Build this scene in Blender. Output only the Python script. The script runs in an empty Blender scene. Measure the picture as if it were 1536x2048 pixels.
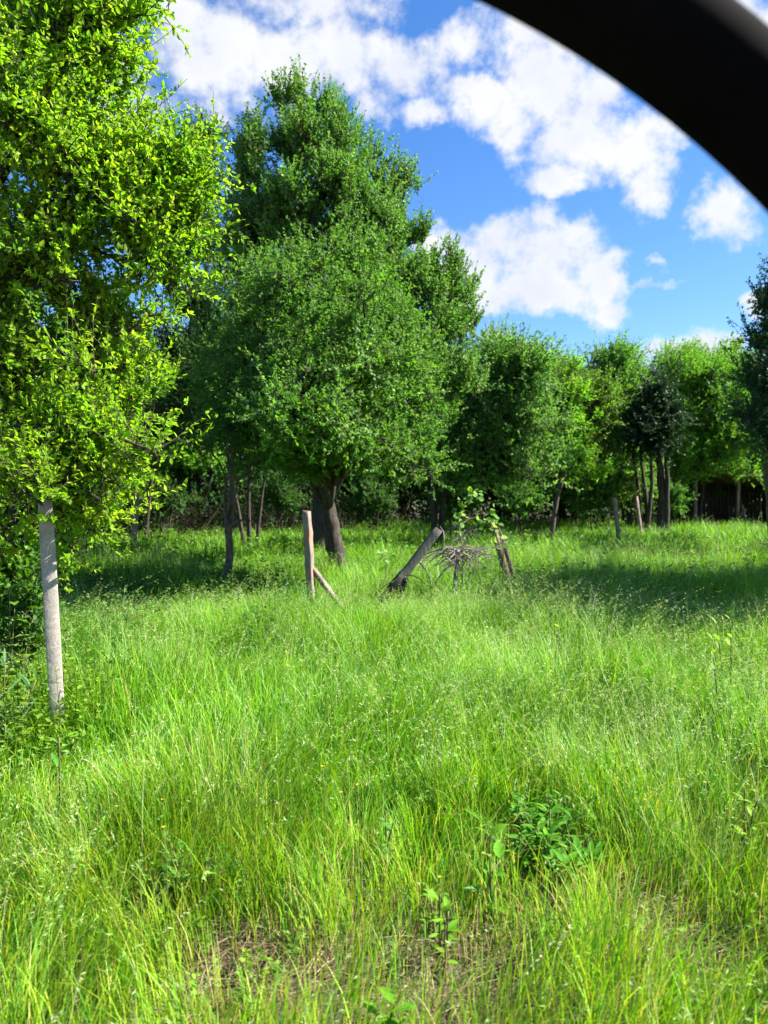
import bpy, math
import numpy as np

# ------------------------------------------------------------------ camera
SC = bpy.context.scene
COL = SC.collection
F = 1537.0                      # focal length in photo pixels (1536 x 2048 photo)
CAM = np.array([0.0, 0.0, 1.6])
PITCH = math.atan((1024 - 975) / F)

cd = bpy.data.cameras.new("camera")
cam = bpy.data.objects.new("camera", cd)
COL.objects.link(cam)
cam.location = CAM
cam.rotation_euler = (math.pi / 2 - PITCH, 0, 0)
cd.sensor_width = 36
cd.lens = 36 * F / 2048
cd.clip_start = 0.02
cd.clip_end = 2000
cd.dof.use_dof = True
cd.dof.focus_distance = 4.6
cd.dof.aperture_fstop = 3.0
SC.camera = cam

# ------------------------------------------------------------------ sun, sky, exposure
SUN_EL, SUN_AZ = math.radians(43), math.radians(84)     # azimuth clockwise from +Y
SUN = np.array([math.sin(SUN_AZ) * math.cos(SUN_EL), math.cos(SUN_AZ) * math.cos(SUN_EL), math.sin(SUN_EL)])
ld = bpy.data.lights.new("sun", 'SUN')
ld.energy = 5.0
ld.angle = math.radians(0.5)
ld.color = (1.0, 0.95, 0.86)
lo = bpy.data.objects.new("sun", ld)
COL.objects.link(lo)
from mathutils import Vector
lo.rotation_euler = Vector(SUN).to_track_quat('Z', 'Y').to_euler()
lo.location = (20, -5, 40)

SC.view_settings.view_transform = 'Standard'
SC.view_settings.look = 'None'
SC.view_settings.exposure = 1.9
SC.view_settings.gamma = 1.0
SC.cycles.max_bounces = 6
SC.cycles.diffuse_bounces = 3
SC.cycles.glossy_bounces = 2
SC.cycles.transmission_bounces = 4
SC.cycles.transparent_max_bounces = 4
SC.cycles.use_denoising = True
SC.cycles.sample_clamp_indirect = 8.0

CP, SP = math.cos(PITCH), math.sin(PITCH)
def ray(px, py):
    """Unit-depth ray through a photo pixel (y component = 1)."""
    u, v = (px - 768) / F, (1024 - py) / F
    d = np.array([u, CP + v * SP, -SP + v * CP])
    return d / d[1]
def P(px, py, d):
    return CAM + ray(px, py) * d
def ground(px, py, z=0.0):
    r = ray(px, py)
    return CAM + r * ((z - CAM[2]) / r[2])

# world: Nishita sky + cumulus clouds laid out by azimuth / elevation
W = bpy.data.worlds.new("World")
SC.world = W
W.use_nodes = True
nt = W.node_tree
nt.nodes.clear()
def N(t, **k):
    n = nt.nodes.new(t)
    for a, b in k.items():
        setattr(n, a, b)
    return n
def L(a, b):
    nt.links.new(a, b)
def mth(op, a, b=None, c=None, clamp=False):
    n = N('ShaderNodeMath', operation=op)
    n.use_clamp = clamp
    for i, v in enumerate((a, b, c)):
        if v is None:
            continue
        if isinstance(v, (int, float)):
            n.inputs[i].default_value = v
        else:
            L(v, n.inputs[i])
    return n.outputs[0]
sky = N('ShaderNodeTexSky', sky_type='NISHITA')
sky.sun_disc = False
sky.sun_elevation = SUN_EL
sky.sun_rotation = SUN_AZ
sky.air_density = 1.0
sky.dust_density = 0.3
sky.ozone_density = 2.5
hs = N('ShaderNodeHueSaturation')
hs.inputs['Saturation'].default_value = 1.25
hs.inputs['Value'].default_value = 0.74
L(sky.outputs[0], hs.inputs['Color'])
tint = N('ShaderNodeMix', data_type='RGBA', blend_type='MULTIPLY')
tint.inputs[0].default_value = 1.0
tint.inputs[7].default_value = (0.86, 0.93, 1.12, 1)
L(hs.outputs[0], tint.inputs[6])
tc = N('ShaderNodeTexCoord')
def noise(scale, detail, rough, dist=0.0):
    n = N('ShaderNodeTexNoise')
    n.inputs['Scale'].default_value = scale
    n.inputs['Detail'].default_value = detail
    n.inputs['Roughness'].default_value = rough
    n.inputs['Distortion'].default_value = dist
    L(tc.outputs['Generated'], n.inputs['Vector'])
    return n
n1 = noise(7.0, 7, 0.62)
n2 = noise(22.0, 7, 0.6)
n3 = noise(4.0, 5, 0.55)
warp = N('ShaderNodeVectorMath', operation='SUBTRACT')
L(n1.outputs['Color'], warp.inputs[0]); warp.inputs[1].default_value = (.5, .5, .5)
wsc = N('ShaderNodeVectorMath', operation='SCALE')
L(warp.outputs[0], wsc.inputs[0]); wsc.inputs['Scale'].default_value = 0.10
wad = N('ShaderNodeVectorMath', operation='ADD')
L(tc.outputs['Generated'], wad.inputs[0]); L(wsc.outputs[0], wad.inputs[1])
sep = N('ShaderNodeSeparateXYZ'); L(wad.outputs[0], sep.inputs[0])
az = mth('ARCTAN2', sep.outputs[0], sep.outputs[1])
el = mth('ARCSINE', sep.outputs[2])
# clouds: photo pixel centre and radii, turned into azimuth / elevation of the sky they stand in
CLOUDS = [(430,90,150,150,1),(560,110,150,110,1),(340,40,110,90,1),(700,110,130,120,1),(820,140,120,80,1),
          (620,0,230,70,.9),(830,240,70,45,.9),(940,190,110,60,1),(1010,230,130,80,1),(1100,140,140,90,1),(1130,270,140,85,1),
          (1230,300,130,90,1),(1100,350,85,50,.9),(1290,370,70,80,.9),(930,80,90,60,.8),(1060,60,130,80,1),(1180,190,90,90,1),
          (1040,480,110,95,1),(1120,520,120,90,1),(960,510,110,90,1),(900,560,130,110,1),(1190,560,100,75,1),(1080,600,190,60,1),(1220,620,70,45,.9),
          (1440,400,90,75,.9),(1490,440,60,60,.8),(1325,553,75,14,.62),(1325,518,28,9,.55),
          (1000,700,60,28,.9),(1330,700,70,40,.9),(1420,700,110,50,1),(1530,600,55,40,.9),(1330,730,190,40,.8),
          (860,480,70,50,.8),(1560,380,80,60,.7),(1240,60,140,90,.9),(1200,-60,300,110,.9),(640,-130,400,120,.9),(200,200,190,160,.6),
          (1480,30,90,60,.9),(1560,60,90,70,.9),(760,195,60,60,.8)]
acc = None
for (px, py, rx, ry, w) in CLOUDS:
    r = ray(px, py); r = r / np.linalg.norm(r)
    a0, e0 = math.atan2(r[0], r[1]), math.asin(r[2])
    r2 = ray(px + rx, py); r2 /= np.linalg.norm(r2)
    r3 = ray(px, py - ry); r3 /= np.linalg.norm(r3)
    ra, re = abs(math.atan2(r2[0], r2[1]) - a0) + 1e-3, abs(math.asin(r3[2]) - e0) + 1e-3
    da = mth('MULTIPLY', mth('SUBTRACT', az, a0), 1 / ra)
    de = mth('MULTIPLY', mth('SUBTRACT', el, e0), 1 / re)
    d2 = mth('ADD', mth('MULTIPLY', da, da), mth('MULTIPLY', de, de))
    v = mth('MULTIPLY_ADD', d2, -w, w)
    acc = v if acc is None else mth('SMOOTH_MAX', acc, v, 0.25)
# elsewhere in the sky: loose cumulus
front = mth('GREATER_THAN', sep.outputs[1], 0.25)
loose = mth('MULTIPLY_ADD', mth('SUBTRACT', n3.outputs[0], 0.52), 5.0, mth('MULTIPLY', front, -6.0))
acc = mth('MAXIMUM', mth('MAXIMUM', acc, -3.0), loose)
dens = mth('ADD', acc, mth('MULTIPLY', mth('SUBTRACT', n2.outputs[0], 0.53), 2.6))
cov = N('ShaderNodeMapRange', interpolation_type='SMOOTHSTEP')
cov.inputs['From Min'].default_value = -0.05; cov.inputs['From Max'].default_value = 0.9
L(dens, cov.inputs['Value'])
thick = N('ShaderNodeMapRange', interpolation_type='SMOOTHSTEP')
thick.inputs['From Min'].default_value = 0.1; thick.inputs['From Max'].default_value = 1.3
L(mth('ADD', mth('MULTIPLY', acc, 0.8), mth('MULTIPLY', mth('SUBTRACT', n1.outputs[0], 0.5), 3.2)), thick.inputs['Value'])
ccol = N('ShaderNodeMix', data_type='RGBA')
ccol.inputs[6].default_value = (0.272, 0.276, 0.282, 1)
ccol.inputs[7].default_value = (0.226, 0.236, 0.264, 1)
L(thick.outputs[0], ccol.inputs[0])
bg1 = N('ShaderNodeBackground'); bg1.inputs[1].default_value = 0.075
L(tint.outputs[2], bg1.inputs[0])
bg2 = N('ShaderNodeBackground'); bg2.inputs[1].default_value = 1.0
L(ccol.outputs[2], bg2.inputs[0])
mx = N('ShaderNodeMixShader')
L(cov.outputs[0], mx.inputs[0]); L(bg1.outputs[0], mx.inputs[1]); L(bg2.outputs[0], mx.inputs[2])
out = N('ShaderNodeOutputWorld'); L(mx.outputs[0], out.inputs[0])
W.cycles.sampling_method = 'MANUAL'
W.cycles.sample_map_resolution = 256

# ------------------------------------------------------------------ helpers
def unit(v):
    return v / np.maximum(np.linalg.norm(v, axis=-1, keepdims=True), 1e-9)

class Geo:
    """Collects vertices, faces of any size and one colour per vertex."""
    def __init__(s):
        s.v, s.f, s.c, s.n = [], [], [], 0
    def add(s, v, faces, col=None):
        v = np.asarray(v, float).reshape(-1, 3)
        s.v.append(v)
        for f in (faces if isinstance(faces, list) else [faces]):
            s.f.append(np.asarray(f, np.int64) + s.n)
        if col is None:
            col = np.ones((len(v), 3))
        col = np.broadcast_to(np.asarray(col, float), (len(v), 3))
        s.c.append(col)
        s.n += len(v)
    def build(s, name, mat, parent=None, smooth=True, origin=None):
        v = np.concatenate(s.v)
        loc = np.zeros(3)
        if parent is not None:
            v = v - np.array(parent.location)
        elif origin is not None:
            loc = np.asarray(origin, float); v = v - loc
        me = bpy.data.meshes.new(name)
        me.vertices.add(len(v)); me.vertices.foreach_set('co', v.astype(np.float32).ravel())
        li = np.concatenate([f.ravel() for f in s.f])
        tot = np.concatenate([np.full(len(f), f.shape[1]) for f in s.f])
        st = np.concatenate([[0], np.cumsum(tot)[:-1]])
        me.loops.add(len(li)); me.loops.foreach_set('vertex_index', li.astype(np.int32))
        me.polygons.add(len(tot)); me.polygons.foreach_set('loop_start', st.astype(np.int32))
        if smooth:
            me.polygons.foreach_set('use_smooth', np.ones(len(tot), bool))
        me.update(calc_edges=True)
        a = me.attributes.new('tone', 'FLOAT_COLOR', 'POINT')
        c = np.concatenate(s.c)
        a.data.foreach_set('color', np.column_stack([c, np.ones(len(c))]).astype(np.float32).ravel())
        me.materials.append(mat)
        o = bpy.data.objects.new(name, me)
        o.location = loc
        COL.objects.link(o)
        if parent is not None:
            o.parent = parent
        return o

def tubes(g, pts, rad, sides=5, col=None, cap=True):
    """pts (M,K,3), rad (M,K): M tapered tubes."""
    pts = np.asarray(pts, float); rad = np.asarray(rad, float)
    if pts.ndim == 2:
        pts, rad = pts[None], rad[None]
    M, K, _ = pts.shape
    t = unit(np.gradient(pts, axis=1))
    ref = np.where(np.abs(t[:, :1, 2:3]) > 0.9, [[[1.0, 0, 0]]], [[[0, 0, 1.0]]])
    a = unit(np.cross(t, np.broadcast_to(ref, t.shape)))
    b = np.cross(t, a)
    th = np.arange(sides) / sides * 2 * np.pi
    ring = pts[:, :, None] + rad[:, :, None, None] * (a[:, :, None] * np.cos(th)[:, None] + b[:, :, None] * np.sin(th)[:, None])
    idx = np.arange(M * K * sides).reshape(M, K, sides)
    q = np.stack([idx[:, :-1], np.roll(idx, -1, 2)[:, :-1], np.roll(idx, -1, 2)[:, 1:], idx[:, 1:]], -1).reshape(-1, 4)
    faces = [q]
    if cap and sides > 2:
        faces.append(idx[:, -1])
        faces.append(idx[:, 0][:, ::-1])
    if col is not None and np.ndim(col) == 2:
        col = np.repeat(col, K * sides, 0)
    g.add(ring.reshape(-1, 3), faces, col)

def bez(p0, p1, p2, K):
    t = np.linspace(0, 1, K)[None, :, None]
    p0, p1, p2 = (np.asarray(p, float).reshape(-1, 1, 3) for p in (p0, p1, p2))
    return p0 * (1 - t) ** 2 + 2 * p1 * t * (1 - t) + p2 * t * t

def leaves(g, pos, ax, nrm, ln, wd, col, kind=6, fold=0.25, droop=0.15):
    """Leaf blades: pos base (N,3), ax direction, nrm face normal."""
    ax = unit(ax)
    s = unit(np.cross(nrm, ax)); n = np.cross(ax, s)
    ln = np.broadcast_to(ln, len(pos))[:, None]; wd = np.broadcast_to(wd, len(pos))[:, None]
    if kind == 4:
        T = [(0, 0, 0), (.45, -1, fold), (1, 0, -droop), (.45, 1, fold)]
        F_ = [(0, 1, 2), (0, 2, 3)]
    elif kind == 6:
        T = [(0, 0, 0), (.3, -.9, fold), (.68, -.75, fold * .6), (1, 0, -droop), (.68, .75, fold * .6), (.3, .9, fold)]
        F_ = [(0, 1, 2, 3), (0, 3, 4, 5)]
    v = np.stack([pos + ax * ln * a + s * wd * .5 * b + n * wd * .5 * c for a, b, c in T], 1)
    N_ = len(pos)
    base = (np.arange(N_) * len(T))[:, None, None]
    f = (np.array(F_)[None] + base).reshape(-1, len(F_[0]))
    g.add(v.reshape(-1, 3), f, np.repeat(col, len(T), 0))

def vnoise(x, y, scale, seed):
    r = np.random.default_rng(seed).random((64, 64))
    x = np.asarray(x) / scale + 1000; y = np.asarray(y) / scale + 1000
    xi, yi = np.floor(x).astype(int), np.floor(y).astype(int)
    fx, fy = x - xi, y - yi
    fx = fx * fx * (3 - 2 * fx); fy = fy * fy * (3 - 2 * fy)
    g = lambda a, b: r[a % 64, b % 64]
    return (g(xi, yi) * (1 - fx) + g(xi + 1, yi) * fx) * (1 - fy) + (g(xi, yi + 1) * (1 - fx) + g(xi + 1, yi + 1) * fx) * fy

def gz(x, y):
    """Height of the ground."""
    x = np.asarray(x, float); y = np.asarray(y, float)
    return 0.10 * (vnoise(x, y, 3.1, 5) - .5) + 0.05 * (vnoise(x, y, 0.9, 6) - .5)

def empty(name, loc, label, cat, group=None):
    o = bpy.data.objects.new(name, None)
    o.empty_display_size = 0.2
    o.location = tuple(float(q) for q in loc)
    COL.objects.link(o)
    tag(o, label, cat, group)
    return o
def tag(o, label=None, cat=None, group=None, kind=None):
    if label: o['label'] = label
    if cat: o['category'] = cat
    if group: o['group'] = group
    if kind: o['kind'] = kind
    return o

# ------------------------------------------------------------------ materials
def mat(name):
    m = bpy.data.materials.new(name)
    m.use_nodes = True
    m.node_tree.nodes.clear()
    return m
def leaf_mat(name, gain=(1, 1, 1), trans=0.38, rough=0.62, spec=0.16, ttint=(1.15, 1.2, 0.45)):
    """Two-sided foliage: the per-leaf colour reflects, and a yellower share passes through."""
    m = mat(name); t = m.node_tree
    a = t.nodes.new('ShaderNodeAttribute'); a.attribute_name = 'tone'
    mul = t.nodes.new('ShaderNodeMix'); mul.data_type = 'RGBA'; mul.blend_type = 'MULTIPLY'
    mul.inputs[0].default_value = 1; mul.inputs[7].default_value = (*gain, 1)
    t.links.new(a.outputs['Color'], mul.inputs[6])
    p = t.nodes.new('ShaderNodeBsdfPrincipled')
    p.inputs['Roughness'].default_value = rough
    p.inputs['Specular IOR Level'].default_value = spec
    t.links.new(mul.outputs[2], p.inputs['Base Color'])
    m2 = t.nodes.new('ShaderNodeMix'); m2.data_type = 'RGBA'; m2.blend_type = 'MULTIPLY'
    m2.inputs[0].default_value = 1; m2.inputs[7].default_value = (*ttint, 1)
    t.links.new(mul.outputs[2], m2.inputs[6])
    tr = t.nodes.new('ShaderNodeBsdfTranslucent')
    t.links.new(m2.outputs[2], tr.inputs['Color'])
    mx = t.nodes.new('ShaderNodeMixShader'); mx.inputs[0].default_value = trans
    t.links.new(p.outputs[0], mx.inputs[1]); t.links.new(tr.outputs[0], mx.inputs[2])
    o = t.nodes.new('ShaderNodeOutputMaterial'); t.links.new(mx.outputs[0], o.inputs[0])
    return m
def rough_mat(name, c1, c2, scale=8, stretch=(1, 1, 1), bump=0.5, rough=0.85, c3=None, speck=0.0, detail=8, spec=.3):
    """Mottled solid surface (bark, concrete, soil, rubber, planks)."""
    m = mat(name); t = m.node_tree
    tc = t.nodes.new('ShaderNodeTexCoord')
    mp = t.nodes.new('ShaderNodeMapping'); mp.inputs['Scale'].default_value = stretch
    t.links.new(tc.outputs['Object'], mp.inputs[0])
    n = t.nodes.new('ShaderNodeTexNoise'); n.inputs['Scale'].default_value = scale; n.inputs['Detail'].default_value = detail; n.inputs['Roughness'].default_value = .65
    t.links.new(mp.outputs[0], n.inputs['Vector'])
    r = t.nodes.new('ShaderNodeValToRGB')
    r.color_ramp.elements[0].position = .35; r.color_ramp.elements[0].color = (*c1, 1)
    r.color_ramp.elements[1].position = .65; r.color_ramp.elements[1].color = (*c2, 1)
    t.links.new(n.outputs[0], r.inputs[0])
    col = r.outputs[0]
    if c3 is not None:
        n2 = t.nodes.new('ShaderNodeTexNoise'); n2.inputs['Scale'].default_value = scale * .35; n2.inputs['Detail'].default_value = 6
        t.links.new(tc.outputs['Object'], n2.inputs['Vector'])
        rr = t.nodes.new('ShaderNodeValToRGB'); rr.color_ramp.elements[0].position = .5; rr.color_ramp.elements[1].position = .62
        t.links.new(n2.outputs[0], rr.inputs[0])
        x = t.nodes.new('ShaderNodeMix'); x.data_type = 'RGBA'; x.inputs[7].default_value = (*c3, 1)
        t.links.new(rr.outputs[0], x.inputs[0]); t.links.new(col, x.inputs[6]); col = x.outputs[2]
    if speck:
        n3 = t.nodes.new('ShaderNodeTexNoise'); n3.inputs['Scale'].default_value = 130; n3.inputs['Detail'].default_value = 2
        t.links.new(tc.outputs['Object'], n3.inputs['Vector'])
        mr = t.nodes.new('ShaderNodeMapRange'); mr.inputs[1].default_value = .3; mr.inputs[2].default_value = .7
        mr.inputs[3].default_value = 1 - speck; mr.inputs[4].default_value = 1 + speck
        t.links.new(n3.outputs[0], mr.inputs[0])
        x = t.nodes.new('ShaderNodeVectorMath'); x.operation = 'SCALE'
        t.links.new(col, x.inputs[0]); t.links.new(mr.outputs[0], x.inputs['Scale']); col = x.outputs[0]
    p = t.nodes.new('ShaderNodeBsdfPrincipled'); p.inputs['Roughness'].default_value = rough
    p.inputs['Specular IOR Level'].default_value = spec
    t.links.new(col, p.inputs['Base Color'])
    b = t.nodes.new('ShaderNodeBump'); b.inputs['Strength'].default_value = bump; b.inputs['Distance'].default_value = .02
    t.links.new(n.outputs[0], b.inputs['Height']); t.links.new(b.outputs[0], p.inputs['Normal'])
    o = t.nodes.new('ShaderNodeOutputMaterial'); t.links.new(p.outputs[0], o.inputs[0])
    return m

M = dict(
    leaf=leaf_mat('leaf', gain=(1.2, 1.2, 1.1), trans=.42),
    leaf_bright=leaf_mat('leaf_bright', gain=(1.06, 1.14, 1.4), trans=.56, ttint=(1.12, 1.28, .4)),
    leaf_dull=leaf_mat('leaf_dull', gain=(1.15, 1.12, 1.15), trans=.36, rough=.55, spec=.22),
    grass=leaf_mat('grass', trans=.40, rough=.5, spec=.3, ttint=(1.1, 1.15, .5)),
    bark=rough_mat('bark', (.016, .012, .009), (.080, .064, .052), 9, (3, 3, .6), 1.0),
    bark_pale=rough_mat('bark_pale', (.045, .034, .026), (.17, .138, .11), 9, (2, 2, .7), .8),
    concrete=rough_mat('concrete', (.27, .235, .205), (.38, .335, .295), 14, bump=.25, speck=.28, rough=.9),
    concrete_old=rough_mat('concrete_old', (.13, .105, .085), (.27, .225, .19), 10, (1, 1, .5), bump=.4, c3=(.30, .17, .12), speck=.15, rough=.9),
    wood_grey=rough_mat('wood_grey', (.08, .075, .062), (.20, .185, .155), 6, (6, 6, .5), .6, speck=.1),
    wood_dark=rough_mat('wood_dark', (.022, .017, .013), (.075, .058, .045), 6, (6, 6, .5), .6),
    wood_red=rough_mat('wood_red', (.09, .055, .042), (.30, .20, .155), 6, (8, 8, .5), .6),
    twig=rough_mat('twig', (.025, .020, .015), (.075, .058, .046), 20, bump=.4),
    stem=rough_mat('stem', (.07, .09, .025), (.16, .15, .05), 12, bump=.2, rough=.6),
    rust=rough_mat('rust', (.045, .024, .018), (.15, .09, .07), 5, (1, 4, 1), .4, c3=(.21, .19, .17)),
    soil=rough_mat('soil', (.040, .030, .020), (.15, .115, .080), 7, bump=1.0, c3=(.05, .07, .02), speck=.3),
    rubber=rough_mat('rubber', (.0030, .0028, .003), (.0060, .0055, .0055), 5, bump=.05, rough=.9, spec=.03),
    shade_leaf=leaf_mat('shade_leaf', trans=.15, rough=.9, spec=.02),  # dull, barely translucent leaf so the undergrowth looks shaded
    deadwood=rough_mat('deadwood', (.17, .14, .11), (.36, .31, .26), 20, bump=.4),
    tar=rough_mat('tar', (.012, .012, .011), (.03, .028, .024), 8, bump=.5, rough=.8),
)

# ------------------------------------------------------------------ ground (one sheet to the horizon)
g = Geo()
xs = np.concatenate([[-400, -150, -60, -30], np.arange(-18, 18.01, .3), [30, 60, 150, 400]])
ys = np.concatenate([[-400, -100, -30, -10], np.arange(-3, 36.01, .3), [50, 80, 150, 400, 900]])
X, Y = np.meshgrid(xs, ys)
ids = np.arange(X.size).reshape(X.shape)
g.add(np.stack([X, Y, gz(X, Y)], -1).reshape(-1, 3), np.stack([ids[:-1, :-1], ids[:-1, 1:], ids[1:, 1:], ids[1:, :-1]], -1).reshape(-1, 4))
tag(g.build('ground', M['soil']), kind='structure')

# ------------------------------------------------------------------ trees
def palette(rng, n, cols, w=None, jit=.12):
    cols = np.array(cols, float)
    i = rng.choice(len(cols), n, p=w)
    c = cols[i] * (1 + jit * rng.standard_normal((n, 1))) * (1 + .06 * rng.standard_normal((n, 3)))
    return np.clip(c, .002, .9)

LAI_GAIN = 1.35
def grow(root, seed, trunks, lobes, cols, leafmat, barkmat, leaf=(.05, .028), lai=4.0, up=.25, outw=.8, rnd=.7,
         twig=(.25, .55), per=24, kind=4, cw=None, limb_r=.030, sides=10, flat=.7, bend=0.0, trunk_name='trunk'):
    """One tree: trunk with its limbs, twigs and crown. lobes: (centre, radii, weight)."""
    rng = np.random.default_rng(seed)
    gt, gw, gl = Geo(), Geo(), Geo()
    tr = []
    for pts, rad in trunks:
        pts = np.array(pts, float); rad = np.array(rad, float)
        s = np.linspace(0, len(pts) - 1, len(pts) * 4)
        q = np.stack([np.interp(s, np.arange(len(pts)), pts[:, k]) for k in range(3)], 1)
        # round the corners
        for _ in range(3):
            q[1:-1] = (q[:-2] + 2 * q[1:-1] + q[2:]) / 4
        r = np.interp(s, np.arange(len(pts)), rad)
        q[1:-1] += rng.standard_normal((len(q) - 2, 3)) * r[1:-1, None] * .08
        r = r * (1 + .06 * rng.standard_normal(len(r)))
        tubes(gt, q, r, sides)
        tr.append((q, r))
    for c, R, wt in lobes:
        c = np.array(c, float); R = np.array(R, float)
        mr = R.mean()
        # the limb that carries this lobe
        best = None
        for q, r in tr:
            want = c[2] - .55 * np.hypot(*(q[:, :2] - c[:2]).T) - .3 * R[2]
            cost = np.abs(q[:, 2] - want) + .4 * np.linalg.norm(q - c, axis=1)
            cost[:len(q) // 3] += 5
            k = int(np.argmin(cost))
            if best is None or cost[k] < best[0]:
                best = (cost[k], q[k], r[k], unit(q[min(k + 1, len(q) - 1)] - q[max(k - 1, 0)]))
        _, p0, r0, td = best
        dist = np.linalg.norm(c - p0)
        p1 = p0 + (td * .5 + unit(c - p0) * .5) * dist * .5 + np.array([0, 0, .12 * dist])
        limb = bez(p0, p1, c, 9)[0]
        limb[1:-1] += rng.standard_normal((7, 3)) * dist * .018
        tubes(gt, limb, np.linspace(min(r0 * .7, limb_r * (1 + .25 * dist)), .008, 9), 6)
        sp = .45 * (twig[0] + twig[1]) / 2
        area = math.pi * (R[0] + sp) * (R[2] + sp)
        nl = LAI_GAIN * lai * wt * area / (leaf[0] * leaf[1] * .62)
        ntw = max(3, int(nl / per))
        nb = max(4, ntw // 17)
        # branches inside the lobe
        u = unit(rng.standard_normal((nb, 3))) * (rng.random((nb, 1)) ** .38)
        e = c + u * R * .85
        s = rng.integers(3, 9, nb)
        b0 = limb[s]
        bm = (b0 + e) / 2 + np.array([0, 0, .1]) * mr + rng.standard_normal((nb, 3)) * .1 * mr
        br = bez(b0, bm, e, 5)
        tubes(gw, br, np.linspace(.009, .003, 5)[None].repeat(nb, 0) * min(1.6, max(.6, mr / .5)), 4, cap=False)
        # twigs
        bi = rng.integers(0, nb, ntw); t = rng.uniform(.15, 1.0, ntw)
        k = np.minimum((t * 4).astype(int), 3); fr = (t * 4 - k)[:, None]
        t0 = br[bi, k] * (1 - fr) + br[bi, k + 1] * fr
        onl = rng.random(ntw) < .16                      # some twigs sit on the limb itself
        lk = rng.integers(3, 9, onl.sum()); t0[onl] = limb[lk] + .03 * rng.standard_normal((onl.sum(), 3))
        o = unit((t0 - c) / R + .35 * rng.standard_normal((ntw, 3)))
        d = unit(o * outw + np.array([bend, 0, up]) + rnd * unit(rng.standard_normal((ntw, 3))))
        tl = rng.uniform(*twig, ntw)[:, None]
        t2 = t0 + d * tl + np.array([0, 0, 1.]) * tl * .12 * np.sign(up)
        tw = bez(t0, t0 + d * tl * .5 + rng.standard_normal((ntw, 3)) * tl * .08, t2, 4)
        tubes(gw, tw, np.linspace(.005, .0015, 4)[None].repeat(ntw, 0) * max(.8, leaf[0] / .06), 3, cap=False)
        # leaves along the twigs
        n = ntw * per
        ti = np.repeat(np.arange(ntw), per)
        lt = np.clip(rng.random(n) ** .75, 0, 1)
        kk = np.minimum((lt * 3).astype(int), 2); f2 = (lt * 3 - kk)[:, None]
        lp = tw[ti, kk] * (1 - f2) + tw[ti, kk + 1] * f2
        ax = unit(d[ti] * .7 + unit(rng.standard_normal((n, 3))) * .9 + np.array([0, 0, -.05]))
        nr = unit(np.array([0, 0, flat]) + o[ti] * .45 + (unit(rng.standard_normal((ntw, 3))) * .55)[ti] + unit(rng.standard_normal((n, 3))) * .38)
        sz = rng.uniform(.65, 1.2, n) * (1.1 - .25 * lt)
        tc_ = (palette(rng, ntw, cols, cw) * .6 + palette(rng, nb, cols, cw)[bi] * .4)[ti] * (1 + .09 * rng.standard_normal((n, 1)))
        leaves(gl, lp, ax, nr, leaf[0] * sz, leaf[1] * sz, np.clip(tc_, .002, .9), kind)
    gt.build(trunk_name, barkmat, root)
    gw.build('twigs', M['twig'], root)
    gl.build('crown', leafmat, root, smooth=False)
    return root

def lob(px, py, d, rx, ry, depth=1.0, w=1.0):
    """A crown lobe given where it stands in the photo and how far away it is."""
    c = P(px, py, d)
    ax, az_ = rx / F * d, ry / F * d
    return (c, (ax, (ax + az_) / 2 * depth, az_), w)

def outline(rows, y):
    r = np.array(rows, float)
    return np.interp(y, r[:, 0], r[:, 1]), np.interp(y, r[:, 0], r[:, 2])
def boughs(seed, n, rows, rx, ry, dfun, w=1.0, edge=.3):
    """Many small sprays spread through a crown's outline, a share of them along its rim."""
    rng = np.random.default_rng(seed)
    out = []
    y0, y1 = rows[0][0], rows[-1][0]
    ys = rng.uniform(y0, y1, n * 4)
    wd = np.array([np.subtract(*outline(rows, y)[::-1]) for y in ys])
    ys = ys[rng.random(n * 4) < wd / wd.max()][:n]
    for y in ys:
        a, b = outline(rows, y)
        t = rng.uniform(-1, 1)
        if rng.random() < edge: t = np.sign(t) * rng.uniform(.85, 1)
        x = (a + b) / 2 + (b - a) / 2 * t
        rx_, ry_ = rng.uniform(*rx), rng.uniform(*ry)
        out.append(lob(x, y, dfun(t, (y - y0) / (y1 - y0), rng), rx_, ry_, 1.0, w))
    return out

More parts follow.
